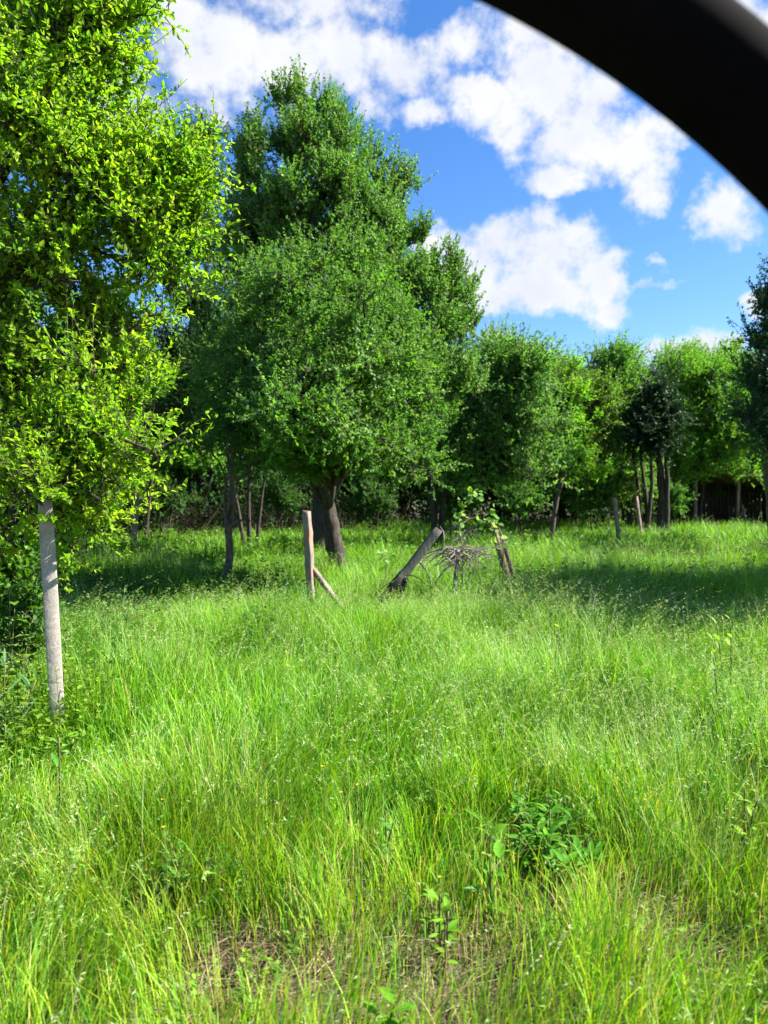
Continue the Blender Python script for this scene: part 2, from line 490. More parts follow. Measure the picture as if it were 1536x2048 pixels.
# --- yellow-green tree that fills the upper left
YG = [(.225, .355, .016), (.290, .390, .020), (.170, .305, .016), (.105, .230, .016), (.35, .33, .03)]
root = empty('broadleaf_tree', (-3.5, 5.2, 0), 'large tree with yellow-green spring leaves overhanging the pale concrete post', 'tree')
grow(root, 11,
     [([(-3.5, 5.2, -.1), (-3.45, 5.2, .8), (-3.4, 5.2, 1.8), (-3.2, 5.2, 3.0), (-3.0, 5.2, 4.2), (-2.7, 5.2, 5.4)], [.17, .14, .12, .09, .06, .03]),
      ([(-3.42, 5.15, 1.2), (-2.8, 4.9, 2.5), (-2.0, 4.8, 3.15), (-1.35, 4.8, 3.5)], [.06, .035, .022, .010]),
      ([(-3.35, 5.15, 2.0), (-2.6, 4.8, 3.1), (-2.0, 4.7, 4.0), (-1.7, 4.7, 4.6)], [.06, .035, .022, .010])],
     boughs(12, 84, [(-60, -120, 350), (0, -120, 330), (100, -120, 255), (210, -120, 225), (260, -120, 250), (300, -120, 340), (350, -120, 400), (450, -120, 375), (550, -120, 350), (610, -120, 330), (660, -120, 290), (740, -120, 290), (800, -120, 240), (870, -120, 300), (940, -120, 310), (990, -120, 250), (1030, -120, 215), (1090, -120, 180)],
            (30, 62), (16, 34), lambda t, u, r: 4.9 - .8 * math.sqrt(max(0, 1 - t * t)) * r.uniform(.2, 1) + .25 * (1 - u), 1.0, .22) +
     [lob(150, 60, 4.6, 170, 120, 1, .8), lob(60, 230, 4.4, 200, 150), lob(215, 60, 5.2, 110, 120, 1, .6), lob(170, 330, 4.7, 190, 130),
      lob(250, 240, 5.0, 60, 70, 1, .5), lob(370, 380, 4.9, 50, 65, 1, .9), lob(310, 470, 4.8, 95, 85), lob(140, 490, 4.6, 180, 110), lob(340, 590, 4.9, 55, 40, 1, .8),
      lob(160, 600, 4.9, 90, 60, 1, .6), lob(250, 660, 4.8, 95, 60), lob(90, 740, 4.8, 130, 80, 1, .8), lob(300, 735, 4.9, 45, 35, 1, .8),
      lob(160, 850, 4.7, 110, 60, 1, .8), lob(285, 810, 5.0, 40, 35), lob(310, 910, 4.4, 45, 32, 1.2, 1.2), lob(215, 950, 4.3, 60, 38, 1.2, 1.2),
      lob(95, 985, 4.1, 85, 40, 1, 1.1), lob(85, 1010, 4.0, 70, 26, 1, 1.3), lob(200, 1000, 4.2, 60, 26, 1, 1.2), lob(190, 1065, 4.7, 50, 20, 1, 1.1), lob(300, 900, 4.3, 50, 34, 1, 1.2), lob(20, 920, 4.6, 70, 60), lob(200, 1040, 5.0, 60, 32), lob(40, 1100, 5.0, 60, 45, 1, .8), lob(150, 1100, 5.1, 55, 22, 1, .6),
      lob(330, 20, 5.2, 45, 40, 1, .5), lob(-160, 300, 4.8, 200, 250, 1, .8), lob(-150, 700, 5.0, 200, 220, 1, .8), lob(60, -160, 4.8, 250, 150, 1, .8),
      lob(300, 340, 4.9, 75, 70), lob(350, 460, 4.9, 55, 60), lob(360, 545, 5.0, 38, 42), lob(300, 560, 4.8, 70, 60), lob(330, 660, 5.0, 40, 40, 1, .8), lob(60, 660, 5.0, 70, 60, 1, .7), lob(220, 760, 4.8, 80, 60), lob(60, 850, 4.6, 80, 60), lob(270, 985, 4.5, 40, 26), lob(-60, 1080, 5.2, 110, 90, 1, .8), lob(420, 345, 5.0, 24, 26, 1, .8)],
     YG, M['leaf_bright'], M['bark'], leaf=(.042, .023), lai=2.45, up=.42, outw=.65, rnd=.55, twig=(.14, .42), per=20, kind=6, bend=.10, cw=[.37, .26, .23, .13, .01], limb_r=.014)

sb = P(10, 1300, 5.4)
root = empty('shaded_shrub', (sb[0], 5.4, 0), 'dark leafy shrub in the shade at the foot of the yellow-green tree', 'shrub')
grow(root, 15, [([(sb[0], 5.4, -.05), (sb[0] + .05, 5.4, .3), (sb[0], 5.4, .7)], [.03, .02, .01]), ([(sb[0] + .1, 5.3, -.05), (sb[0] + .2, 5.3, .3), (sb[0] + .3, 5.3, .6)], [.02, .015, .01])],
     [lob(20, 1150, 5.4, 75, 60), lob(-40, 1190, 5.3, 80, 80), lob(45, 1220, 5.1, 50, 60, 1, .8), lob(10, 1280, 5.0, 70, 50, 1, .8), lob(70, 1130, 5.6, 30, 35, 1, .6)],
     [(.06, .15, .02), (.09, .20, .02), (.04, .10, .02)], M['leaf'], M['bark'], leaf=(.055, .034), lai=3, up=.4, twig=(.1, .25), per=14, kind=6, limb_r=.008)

# --- apple tree in the middle of the meadow
AP = [(.090, .215, .030), (.120, .265, .028), (.070, .165, .040), (.165, .29, .10), (.042, .11, .028)]
b = ground(682, 1172)
d0 = b[1]
root = empty('apple_tree', (b[0], d0, gz(b[0], d0)), 'spreading tree with thick dark leaning trunk forking low, standing beside the upright post', 'tree')
tp = lambda px, py, dd=0: P(px, py, d0 + dd)
T2 = [([(b[0] + .03, d0, -.15), tp(678, 1130), tp(664, 1070), tp(652, 1000), tp(640, 940), tp(640, 860, .1), tp(635, 760, .2), tp(625, 640, .2), tp(610, 540, .2)],
       [.19, .145, .135, .125, .115, .09, .06, .04, .02]),
      ([tp(650, 985), tp(615, 930, -.2), tp(575, 880, -.5), tp(520, 830, -.8), tp(470, 780, -1)], [.12, .10, .07, .045, .02]),
      ([tp(655, 985), tp(690, 900, -.4), tp(735, 820, -.8), tp(790, 740, -1.0), tp(830, 690, -1.0)], [.12, .09, .07, .045, .02]),
      ([tp(648, 960), tp(680, 880, .5), tp(720, 800, 1.0), tp(740, 700, 1.2)], [.10, .08, .05, .02])]
ga = Geo()
grow(root, 21, T2,
     boughs(22, 62, [(470, 560, 670), (520, 490, 720), (600, 480, 770), (700, 480, 840), (800, 420, 890), (870, 470, 890), (930, 560, 850)],
            (40, 78), (20, 36), lambda t, u, r: 11.4 - 3.0 * math.sqrt(max(0, 1 - t * t)) * math.sqrt(max(.05, 1 - (1.6 * u - .9) ** 2)) * r.uniform(.55, 1), 1.1, .25) +
     boughs(24, 16, [(740, 500, 660), (890, 510, 720)], (40, 60), (20, 32), lambda t, u, r: r.uniform(7.3, 8.0), 1.0, .1) +  # boughs added nearer the viewer to cast shade on the grass
     boughs(25, 12, [(900, 700, 880), (955, 720, 870)], (40, 62), (14, 24), lambda t, u, r: r.uniform(8.8, 10.6), 1.0, .1) +
     boughs(23, 30, [(560, 570, 740), (640, 570, 800), (740, 570, 800), (830, 500, 820), (910, 540, 830)], (50, 80), (26, 44), lambda t, u, r: r.uniform(8.0, 9.3), 1.1, .1) +  # forward crown layer, added to deepen the shadow on the meadow
     [lob(610, 540, 11.2, 75, 65), lob(560, 610, 11.0, 80, 70), lob(680, 590, 11.0, 80, 70), lob(470, 560, 11.8, 60, 70, 1, .9), lob(500, 650, 11.2, 75, 70), lob(640, 690, 10.6, 110, 70),
      lob(760, 650, 11.2, 60, 55), lob(770, 730, 11.0, 80, 70), lob(560, 770, 10.6, 70, 55, 1, .9), lob(700, 800, 10.2, 100, 65), lob(820, 800, 10.7, 70, 65),
      lob(600, 850, 10.0, 60, 35, 1, .8), lob(740, 890, 9.9, 80, 50), lob(840, 890, 10.4, 45, 50), lob(520, 880, 10.4, 45, 35, 1, .7),
      lob(540, 740, 9.2, 60, 50), lob(600, 820, 9.0, 65, 45), lob(510, 830, 9.0, 45, 35, 1, .7), lob(690, 750, 9.2, 70, 50), lob(440, 730, 11.6, 55, 60, 1, .6), lob(590, 700, 12.6, 120, 100, 1, .7), lob(720, 760, 12.8, 110, 90, 1, .7), lob(560, 850, 12.6, 90, 60, 1, .5), lob(790, 925, 10.3, 35, 30, 1, .8)],  # nearest lobes here added to widen the tree's shadow
     AP, M['leaf'], M['bark'], leaf=(.052, .032), lai=2.4, up=.15, outw=.75, rnd=.6, twig=(.18, .5), per=22, kind=4, cw=[.34, .26, .2, .1, .1], limb_r=.035, sides=14)

# --- tall upright tree behind it
PR = [(.110, .260, .045), (.145, .310, .045), (.080, .195, .044), (.19, .30, .10), (.115, .28, .028)]
root = empty('upright_tree', (-1.3, 15.2, 0), 'tallest tree with upright shoots spiking into the clouds, behind the spreading tree', 'tree')
u = lambda px, py, dd=0: P(px, py, 15.2 + dd)
grow(root, 31,
     [([(-1.3, 15.2, -.1), u(650, 950), u(640, 800), u(625, 600), u(600, 400), u(580, 220)], [.22, .18, .14, .10, .06, .015]),
      ([u(645, 900), u(720, 760), u(780, 600), u(800, 450), u(815, 330)], [.13, .10, .07, .04, .012]),
      ([u(640, 880), u(570, 740, .4), u(530, 560, .4), u(510, 400, .3), u(500, 260, .2)], [.12, .09, .06, .04, .012]),
      ([u(650, 920), u(760, 840, -.3), u(850, 740, -.5), u(910, 640, -.5)], [.12, .08, .05, .012]),
      ([u(642, 800), u(670, 620, -.4), u(680, 430, -.5), u(660, 240, -.4)], [.10, .07, .04, .012])],
     boughs(32, 98, [(235, 540, 620), (290, 500, 700), (350, 475, 748), (440, 458, 790), (520, 445, 880), (600, 435, 940), (680, 425, 955), (800, 400, 950)],
            (16, 28), (45, 85), lambda t, u, r: 15.4 - 1.9 * math.sqrt(max(0, 1 - t * t)) * r.uniform(.5, 1), 1.0, .2) +
     [lob(600, 300, 15.1, 75, 80), lob(610, 430, 14.9, 110, 110), lob(520, 500, 15.2, 70, 110), lob(720, 460, 15.0, 70, 100), lob(760, 400, 15.2, 30, 60, 1, .7), lob(790, 560, 14.8, 80, 90), lob(870, 700, 14.7, 80, 90), lob(680, 560, 14.8, 100, 120), lob(560, 205, 15.2, 24, 60, 1, .8), lob(598, 200, 15.2, 18, 55, 1, .8), lob(655, 250, 14.9, 18, 55, 1, .9), lob(500, 290, 15.3, 28, 70, 1, .7), lob(570, 320, 15.0, 60, 80), lob(640, 350, 14.8, 55, 80),
      lob(480, 420, 15.3, 45, 100, 1, .8), lob(545, 450, 14.8, 60, 90), lob(620, 480, 14.5, 70, 90), lob(705, 310, 15.0, 22, 55, 1, .7), lob(735, 330, 15.2, 16, 50, 1, .6), lob(700, 420, 14.8, 50, 80), lob(740, 500, 14.8, 55, 90),
      lob(795, 370, 15.2, 18, 60, 1, .42), lob(830, 370, 15.3, 16, 55, 1, .35), lob(800, 490, 15.0, 40, 70, 1, .8), lob(850, 480, 15.1, 25, 50, 1, .7), lob(820, 590, 14.7, 60, 80), lob(880, 560, 15.0, 30, 45, 1, .7), lob(890, 660, 14.7, 55, 70),
      lob(935, 600, 15.0, 20, 50, 1, .5), lob(950, 660, 15.0, 28, 40, 1, .6), lob(750, 620, 14.5, 70, 90), lob(670, 600, 15.0, 80, 100), lob(560, 600, 15.6, 100, 110), lob(460, 560, 15.8, 70, 110, 1, .8), lob(420, 700, 15.8, 65, 110, 1, .9),
      lob(850, 770, 14.5, 70, 70), lob(920, 760, 14.8, 45, 60), lob(880, 860, 14.6, 55, 55, 1, .8), lob(640, 760, 15.8, 160, 110, 1, .7), lob(500, 800, 15.8, 110, 90, 1, .7), lob(395, 830, 15.6, 60, 70, 1, .7)],
     PR, M['leaf_dull'], M['bark'], leaf=(.070, .040), lai=2.3, up=.95, outw=.45, rnd=.55, twig=(.25, .6), per=22, kind=4, cw=[.34, .24, .22, .1, .1], limb_r=.035)

# --- thin young tree with a lopped stub
b = ground(446, 1212); d4 = b[1]
v4 = lambda px, py, dd=0: P(px, py, d4 + dd)
root = empty('young_tree', (b[0], d4, gz(b[0], d4)), 'thin young tree with a lopped side stub, its trunk splitting at grass height', 'tree')
grow(root, 41,
     [([(b[0], d4, -.1), v4(449, 1170), v4(461, 1110), v4(456, 1060), v4(466, 1000), v4(460, 940), v4(473, 860), v4(470, 790)], [.080, .064, .056, .050, .040, .032, .022, .010]),
      ([v4(456, 1080), v4(452, 1040, -.03), v4(450, 1010, -.06), v4(450, 996, -.07)], [.035, .028, .022, .018]),
      ([v4(459, 1058), v4(467, 1048, -.05), v4(476, 1044, -.08), v4(480, 1040, -.09)], [.04, .038, .036, .030]),
      ([v4(463, 925), v4(448, 900, .1), v4(432, 885, .15)], [.02, .012, .006]),
      ([v4(465, 905), v4(500, 870, .1), v4(530, 840, .1)], [.02, .013, .006])],
     [lob(480, 830, 9.4, 55, 45, 1, .8), lob(430, 850, 9.2, 40, 32, 1, .6), lob(510, 890, 9.0, 40, 30, 1, .8), lob(545, 830, 9.5, 40, 40, 1, .7), lob(455, 780, 9.6, 45, 40, 1, .6), lob(400, 885, 9.0, 16, 12, 1, .8), lob(550, 905, 9.1, 30, 22, 1, .7)],
     [(.06, .16, .03), (.09, .20, .03), (.05, .12, .03)], M['leaf'], M['bark_pale'], leaf=(.05, .030), lai=2.4, up=.2, twig=(.12, .3), per=16, kind=4, limb_r=.014)

# --- trees along the far edge
FAR = [(.120, .290, .045), (.160, .350, .038), (.085, .215, .042), (.19, .34, .10)]
DARK = [(.018, .055, .024), (.026, .075, .026), (.014, .042, .022)]
YEL = [(.19, .36, .02), (.14, .30, .02), (.24, .38, .03)]

def far_boughs(seed, n, rows, d, w=.9):
    r = np.random.default_rng(seed); out = []
    for y in r.uniform(rows[0][0], rows[-1][0], n):
        a, b = outline(rows, y)
        out.append((r.uniform(a, b), y, d + r.uniform(-.4, 1.2), r.uniform(22, 42), r.uniform(13, 24), 1, w))
    return out
def far_tree(name, label, seed, bx, d, trunks, lobes, cols, leafm='leaf', bark='bark', leaf=(.10, .045), lai=3.2, up=.6, twig=(.3, .85), per=18, group=None, cat='tree', **k):
    p0 = P(bx, 1000, d)
    root = empty(name, (p0[0], d, 0), label, cat, group)
    trs = []
    for pts, r in trunks:
        pp = [P(x, y, d + dd) for (x, y, dd) in pts]
        pp[0] = np.array([pp[0][0], pp[0][1], -.1]) if pts[0][1] > 1010 else pp[0]
        trs.append((pp, np.linspace(r[0], r[1], len(pp))))
    return grow(root, seed, trs, [lob(*l) for l in lobes], cols, M[leafm], M[bark], leaf=leaf, lai=lai, up=up, twig=twig, per=per, **k)

far_tree('bushy_tree', 'round grey-green tree on a clump of bare stems, past the leaning post', 51, 872, 18,
         [([(872, 1050, 0), (865, 1000, 0), (850, 950, 0), (840, 880, 0)], (.07, .02)), ([(880, 1050, 0), (885, 990, .1), (905, 920, .2), (930, 840, .2)], (.08, .02)),
          ([(868, 1050, .2), (872, 980, .3), (880, 900, .3), (900, 800, .3)], (.07, .02)), ([(876, 1050, -.1), (860, 980, -.2), (880, 930, -.3), (960, 850, -.4), (1010, 790, -.4)], (.07, .02))],
         far_boughs(54, 40, [(720, 980, 1075), (780, 930, 1125), (860, 880, 1130), (965, 885, 1125)], 17.4) + [(990, 770, 18, 70, 60), (930, 820, 17.6, 55, 55), (1010, 850, 17.5, 65, 50), (950, 890, 17.3, 60, 40), (1050, 770, 18.4, 45, 50), (1010, 715, 18.5, 50, 35, 1, .7), (1060, 725, 18.7, 20, 30, 1, .5), (1030, 910, 17.6, 40, 35), (890, 900, 17.6, 45, 40), (1050, 840, 18.2, 40, 50), (970, 700, 18.7, 28, 25, 1, .5), (920, 940, 17.8, 50, 35, 1, .8), (1000, 950, 17.8, 55, 30, 1, .7), (1075, 930, 18.2, 45, 40, 1, .8)],
         [(.100, .25, .05), (.14, .31, .05), (.07, .175, .045), (.16, .28, .11)], bend=.25)
far_tree('leaning_sapling', 'slender sapling with leaning bare stem and sparse yellow leaves', 52, 1100, 19.5,
         [([(1099, 1050, 0), (1110, 1010, 0), (1122, 970, 0), (1134, 930, 0), (1141, 895, 0), (1145, 840, .05), (1150, 780, .05), (1152, 740, .05)], (.065, .012)),
          ([(1134, 935, 0), (1165, 935, -.1), (1190, 920, -.15), (1200, 895, -.15)], (.025, .008))],
         [(1150, 790, 19.5, 40, 45, 1, .55), (1125, 840, 19.3, 35, 30, 1, .5), (1180, 850, 19.3, 30, 40, 1, .45), (1150, 900, 19.2, 45, 22, 1, .45), (1200, 950, 19.2, 18, 22, 1, .7), (1160, 955, 19.2, 35, 16, 1, .4), (1150, 740, 19.7, 22, 22, 1, .4)],
         YEL, 'leaf_bright', 'bark_pale', leaf=(.09, .045), up=.35, twig=(.2, .5), limb_r=.014)
far_tree('bushy_tree', 'broad olive tree whose drooping twigs hide its trunk, behind the leaning sapling', 53, 1120, 23,
         [([(1115, 1045, 0), (1110, 980, 0), (1115, 900, 0), (1120, 820, 0)], (.10, .02)), ([(1050, 1040, .4), (1040, 985, .4), (1060, 900, .4), (1080, 830, .4)], (.06, .02)), ([(1046, 1040, .2), (1030, 960, .2), (1040, 880, .2)], (.05, .015))],
         far_boughs(55, 46, [(745, 1050, 1160), (820, 1040, 1225), (900, 1050, 1240), (1000, 1075, 1245)], 22.3, .9) + [(1100, 800, 23, 60, 50), (1170, 810, 23, 50, 50), (1080, 880, 22.6, 55, 45), (1160, 890, 22.5, 60, 50), (1110, 950, 22.4, 60, 40, 1, .6), (1190, 950, 22.4, 45, 45, 1, .7), (1120, 755, 23.4, 40, 28, 1, .7), (1070, 760, 23.5, 30, 30, 1, .6), (1150, 985, 22.4, 55, 28, 1, .6), (1060, 960, 22.8, 40, 35, 1, .6), (1200, 990, 22.6, 40, 30, 1, .6)],
         [(.115, .22, .035), (.085, .18, .030), (.15, .26, .04)], bend=.2)
far_tree('bushy_tree', 'rounded light green tree with feathery top, above the pair of far posts', 54, 1235, 25,
         [([(1262, 1035, 0), (1255, 980, 0), (1240, 900, 0), (1225, 800, 0)], (.10, .02)), ([(1270, 1035, .3), (1250, 960, .3), (1215, 900, .3), (1190, 850, .3)], (.07, .02)), ([(1276, 1035, -.2), (1272, 960, -.2), (1265, 880, -.2)], (.07, .02)), ([(1258, 1035, .1), (1235, 970, .1), (1222, 920, .1)], (.06, .02))],
         far_boughs(56, 50, [(712, 1195, 1265), (760, 1140, 1310), (860, 1130, 1300), (1000, 1150, 1290)], 24.2) + [(1220, 750, 25, 60, 40), (1180, 790, 24.7, 45, 45), (1255, 790, 24.7, 40, 50), (1215, 830, 24.4, 60, 45), (1250, 880, 24.2, 45, 40), (1200, 715, 25.2, 40, 22, 1, .6), (1240, 715, 25.2, 30, 22, 1, .6), (1235, 940, 24.2, 40, 40, 1, .7), (1190, 900, 24.2, 40, 40), (1270, 840, 24.4, 35, 40), (1215, 985, 24.4, 40, 30, 1, .6)],
         FAR, bend=.35)
far_tree('ivy_clad_tree', 'dark ivy-clad tree with several bare brown trunks, left of the shed', 55, 1315, 23,
         [([(1322, 1035, 0), (1325, 980, 0), (1318, 910, 0), (1310, 830, 0)], (.16, .05)), ([(1300, 1035, .2), (1290, 980, .2), (1280, 900, .2)], (.10, .03)), ([(1332, 1035, -.1), (1336, 960, -.1), (1330, 900, -.1)], (.10, .04)),
          ([(1285, 1035, .1), (1275, 960, .1), (1262, 890, .1)], (.08, .03)), ([(1292, 1035, -.2), (1305, 960, -.2), (1300, 900, -.2)], (.08, .03))],
         [(1310, 820, 22.8, 50, 45), (1330, 870, 22.4, 45, 45), (1290, 880, 22.6, 40, 40), (1320, 780, 23, 40, 30), (1270, 850, 22.8, 30, 40)],
         DARK, 'leaf_dull', 'bark', leaf=(.09, .065), lai=4, up=.1)
far_tree('bushy_tree', 'fresh green tree with thin wispy crown, growing over the shed', 56, 1400, 27,
         [([(1392, 1030, 0), (1388, 960, 0), (1395, 860, 0), (1400, 760, 0)], (.10, .02)), ([(1396, 1030, .2), (1410, 940, .2), (1440, 860, .2)], (.07, .02))],
         far_boughs(57, 46, [(720, 1330, 1440), (800, 1345, 1500), (890, 1345, 1515), (925, 1345, 1500)], 25.6) + [(1330, 730, 27.5, 35, 40, 1, .45), (1380, 720, 27.5, 35, 40, 1, .45), (1420, 735, 27.2, 40, 40, 1, .7), (1390, 800, 26.6, 50, 50), (1440, 820, 26.2, 50, 50), (1370, 870, 26.2, 45, 45), (1430, 880, 25.6, 55, 34), (1480, 880, 25.5, 40, 40), (1420, 945, 25.9, 36, 14, 1, .5), (1500, 940, 25.9, 40, 18, 1, .7), (1352, 940, 25.8, 24, 30, 1, .8), (1460, 780, 26.6, 40, 50, 1, .8), (1480, 730, 27, 40, 40, 1, .6), (1350, 800, 26.8, 40, 50), (1350, 985, 25.8, 26, 28, 1, .8)],
         [(.13, .31, .03), (.17, .38, .03), (.10, .23, .035)], bend=.3)
far_tree('tall_tree', 'tall blue-green tree with pale leaning trunk at the meadow edge, next to the shed', 57, 1542, 19,
         [([(1548, 1040, 0), (1540, 980, 0), (1528, 900, 0), (1530, 820, 0), (1545, 700, 0), (1560, 600, 0), (1570, 520, 0)], (.12, .02))],
         [(1500, 690, 19, 35, 40, 1, .8), (1530, 620, 19, 35, 45, 1, .8), (1580, 640, 19, 60, 80), (1520, 760, 18.6, 50, 50), (1590, 780, 18.6, 70, 80), (1500, 830, 18.3, 45, 45), (1560, 880, 18.3, 70, 50), (1600, 540, 19, 60, 70), (1480, 740, 19.2, 30, 35, 1, .6), (1650, 700, 19, 80, 120)],
         [(.055, .13, .06), (.075, .17, .06), (.04, .10, .05), (.08, .19, .035)], 'leaf_dull', 'bark_pale', leaf=(.09, .055), up=.45)
far_tree('slim_tree', 'slim tree top showing in the gap between the yellow-green and the tallest tree', 58, 290, 19,
         [([(290, 1045, 0), (300, 950, 0), (350, 800, 0), (395, 600, 0), (400, 300, 0)], (.055, .02))],
         [(400, 285, 19, 40, 40, 1, .7), (410, 380, 19, 45, 70), (395, 500, 19, 60, 80), (400, 620, 19, 80, 80, 1, .8), (360, 720, 19, 80, 90, 1, .8), (420, 800, 18.6, 80, 80, 1, .9), (340, 860, 18.4, 80, 60, 1, .8)],
         [(.055, .13, .03), (.075, .16, .03), (.04, .09, .03)], up=.9)
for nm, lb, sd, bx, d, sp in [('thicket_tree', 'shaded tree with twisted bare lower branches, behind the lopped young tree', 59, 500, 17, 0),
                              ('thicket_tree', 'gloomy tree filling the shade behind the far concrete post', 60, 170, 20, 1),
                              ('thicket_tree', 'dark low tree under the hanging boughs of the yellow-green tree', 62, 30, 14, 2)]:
    k = [0, 0, 0][sp]
    s = 18 / d
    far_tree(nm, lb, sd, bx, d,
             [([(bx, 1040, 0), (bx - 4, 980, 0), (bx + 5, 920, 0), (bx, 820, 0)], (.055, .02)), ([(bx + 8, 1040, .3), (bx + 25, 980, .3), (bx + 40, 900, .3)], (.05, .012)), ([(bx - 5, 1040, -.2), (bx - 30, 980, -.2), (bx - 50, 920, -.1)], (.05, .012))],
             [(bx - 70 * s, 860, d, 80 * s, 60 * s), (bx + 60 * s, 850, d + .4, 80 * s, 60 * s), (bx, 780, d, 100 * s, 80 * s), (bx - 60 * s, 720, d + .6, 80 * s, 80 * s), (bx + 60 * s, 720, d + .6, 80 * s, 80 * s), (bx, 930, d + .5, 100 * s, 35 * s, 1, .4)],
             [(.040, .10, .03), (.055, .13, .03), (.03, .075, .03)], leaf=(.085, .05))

for i, (bx, d, w, h, lb) in enumerate([(905, 19.5, 60, 45, 'low dark shrub between the bare stems past the leaning post'), (1035, 21, 60, 50, 'low rounded shrub behind the short split-board post'),
                                       (1185, 22.5, 55, 45, 'low green shrub directly left of the slim far posts'), (1352, 24.5, 26, 45, 'narrow green shrub between the ivy-clad trunks and the shed'),
                                       (330, 20, 70, 45, 'low shrub in deep shade right of the reddish-brown post'), (560, 21, 60, 45, 'low shrub in deep shade left of the thick trunk'), (745, 21.5, 65, 50, 'low shrub in deep shade right of the thick trunk')]):
    shade_dark = i in (0, 4, 5, 6)  # these shrubs get darker leaf colours to stand for deep shade
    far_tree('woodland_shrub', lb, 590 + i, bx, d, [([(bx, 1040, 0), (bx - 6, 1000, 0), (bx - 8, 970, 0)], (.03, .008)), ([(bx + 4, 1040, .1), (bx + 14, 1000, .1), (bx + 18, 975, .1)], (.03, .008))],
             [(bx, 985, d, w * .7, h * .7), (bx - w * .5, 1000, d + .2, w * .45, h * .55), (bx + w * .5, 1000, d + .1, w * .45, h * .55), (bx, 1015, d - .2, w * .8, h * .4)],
             [(.04, .10, .025), (.055, .13, .03)] if shade_dark else [(.09, .22, .035), (.065, .16, .03)], leaf=(.09, .045), lai=2.4, up=.5, twig=(.2, .5), cat='shrub', group='shrubs along the wood edge')

# --- the wood behind: copies of a few trees, each with its own trunk and crown
def wood_proto(seed, cols):
    root = empty('woodland_tree', (0, 0, 0), 'dark woodland tree standing in the wood beyond the meadow', 'tree', 'woodland trees beyond the meadow')
    rng = np.random.default_rng(seed)
    trs = [([(0, 0, -.1), (.1, 0, 1.5), (-.1, .1, 3.2), (.1, 0, 5.2)], [.20, .16, .10, .03]), ([(0, 0, .8), (.7, .1, 2.2), (1.2, 0, 3.6)], [.10, .07, .02]), ([(0, 0, .9), (-.6, -.2, 2.3), (-1.3, 0, 3.4)], [.10, .07, .02])]
    lb = []
    for i in range(15):
        h = rng.uniform(1.2, 5.6); rr = 2.1 * math.sin(math.pi * min(.97, max(.12, (h - .3) / 6.2))) * rng.uniform(.45, 1)
        a = rng.uniform(0, 6.28)
        lb.append(((rr * math.cos(a), rr * math.sin(a), h), (rng.uniform(.7, 1.1), rng.uniform(.7, 1.1), rng.uniform(.6, .95)), 1.0))
    lb.append(((0, 0, 5.9), (.8, .8, .8), .8))
    return grow(root, seed, trs, lb, cols, M['leaf'], M['bark'], leaf=(.15, .085), lai=2.8, up=.5, twig=(.35, .8), per=16, limb_r=.03)
protos = [wood_proto(71, FAR), wood_proto(72, [(.045, .115, .035), (.06, .14, .03), (.035, .085, .03)]), wood_proto(73, [(.09, .19, .035), (.07, .16, .03), (.11, .20, .05)])]
def copy_tree(src, loc, rz, sc):
    r = src.copy(); COL.objects.link(r)
    r.location = loc; r.rotation_euler = (0, 0, rz); r.scale = (sc, sc, sc)
    for ch in src.children:
        c = ch.copy(); COL.objects.link(c); c.parent = r
    return r
rng = np.random.default_rng(77)
spots = []
for row, (dy, x0, x1, st) in enumerate([(27.8, -15, 8.5, 2.8), (31, -19, 19, 2.9), (35, -22, 22, 3.4)]):
    x = x0
    while x <= x1:
        spots.append((x + rng.uniform(-.6, .6), dy + rng.uniform(-1, 1), rng.uniform(.85, 1.15) if x > 0 or dy < 29 else rng.uniform(1.0, 1.4)))
        x += st
spots += [(-10.5, 20, 1.1), (-13, 23, 1.2), (-8.5, 23.5, 1.15), (-6, 25, 1.1), (-9.5, 15, 1.0)]
for i, (x, y, s) in enumerate(spots):
    src = protos[i % 3]
    if i < 3:
        src.location = (x, y, 0); src.rotation_euler = (0, 0, rng.uniform(0, 6.28)); src.scale = (s, s, s)
    else:
        copy_tree(src, (x, y, 0), rng.uniform(0, 6.28), s)

# --- trees beside the meadow, out of the frame, whose shade lies across the grass
for (x, y, s, i, lb) in [(10.9, 10.0, 1.6, 1, 'tree beside the meadow shading the middle of the grass'), (12.4, 15.0, 1.3, 0, 'tree beside the meadow shading the far strip of grass')]:
    t = copy_tree(protos[i], (x, y, 0), x, s)
    t['label'] = lb; t['group'] = 'trees beside the meadow'

# --- undergrowth of the wood: dense leaves and bare twigs, woodland shade put into their dark colours
rng = np.random.default_rng(81)
g, gw = Geo(), Geo()
n = 60000
x = rng.uniform(-24, 24, n); y = rng.uniform(26, 42, n) 
left = rng.random(n) < .35
x[left] = rng.uniform(-15, 0, left.sum()); y[left] = rng.uniform(19.5, 26, left.sum())
z = rng.uniform(0, 1, n) ** 1.1 * (1.1 + 1.6 * vnoise(x, y, 1.3, 8) + .22 * np.clip(y - 27, 0, 9))
keep = (y > 24.2 + 1.2 * vnoise(x, y, 2.0, 9)) | ((x < -3.5 + 4 * vnoise(x, y, 1.7, 10)) & (y > 19 + 3.5 * vnoise(x, y, 2.0, 9)))
keep &= ~((x > 9.2) & (y < 29.5))
x, y, z = x[keep], y[keep], z[keep]; n = len(x)
p = np.stack([x, y, z], 1)
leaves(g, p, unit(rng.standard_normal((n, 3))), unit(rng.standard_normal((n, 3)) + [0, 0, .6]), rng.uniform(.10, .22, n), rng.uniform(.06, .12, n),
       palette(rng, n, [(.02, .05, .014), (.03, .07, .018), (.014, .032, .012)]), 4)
m = 2600
fr_ = np.flatnonzero((y < 27.5))
k = rng.choice(fr_, m)
p0 = p[k] * [1, 1, 0] + np.stack([rng.normal(0, .5, m), -rng.uniform(0, .9, m), 0 * x[k]], 1)
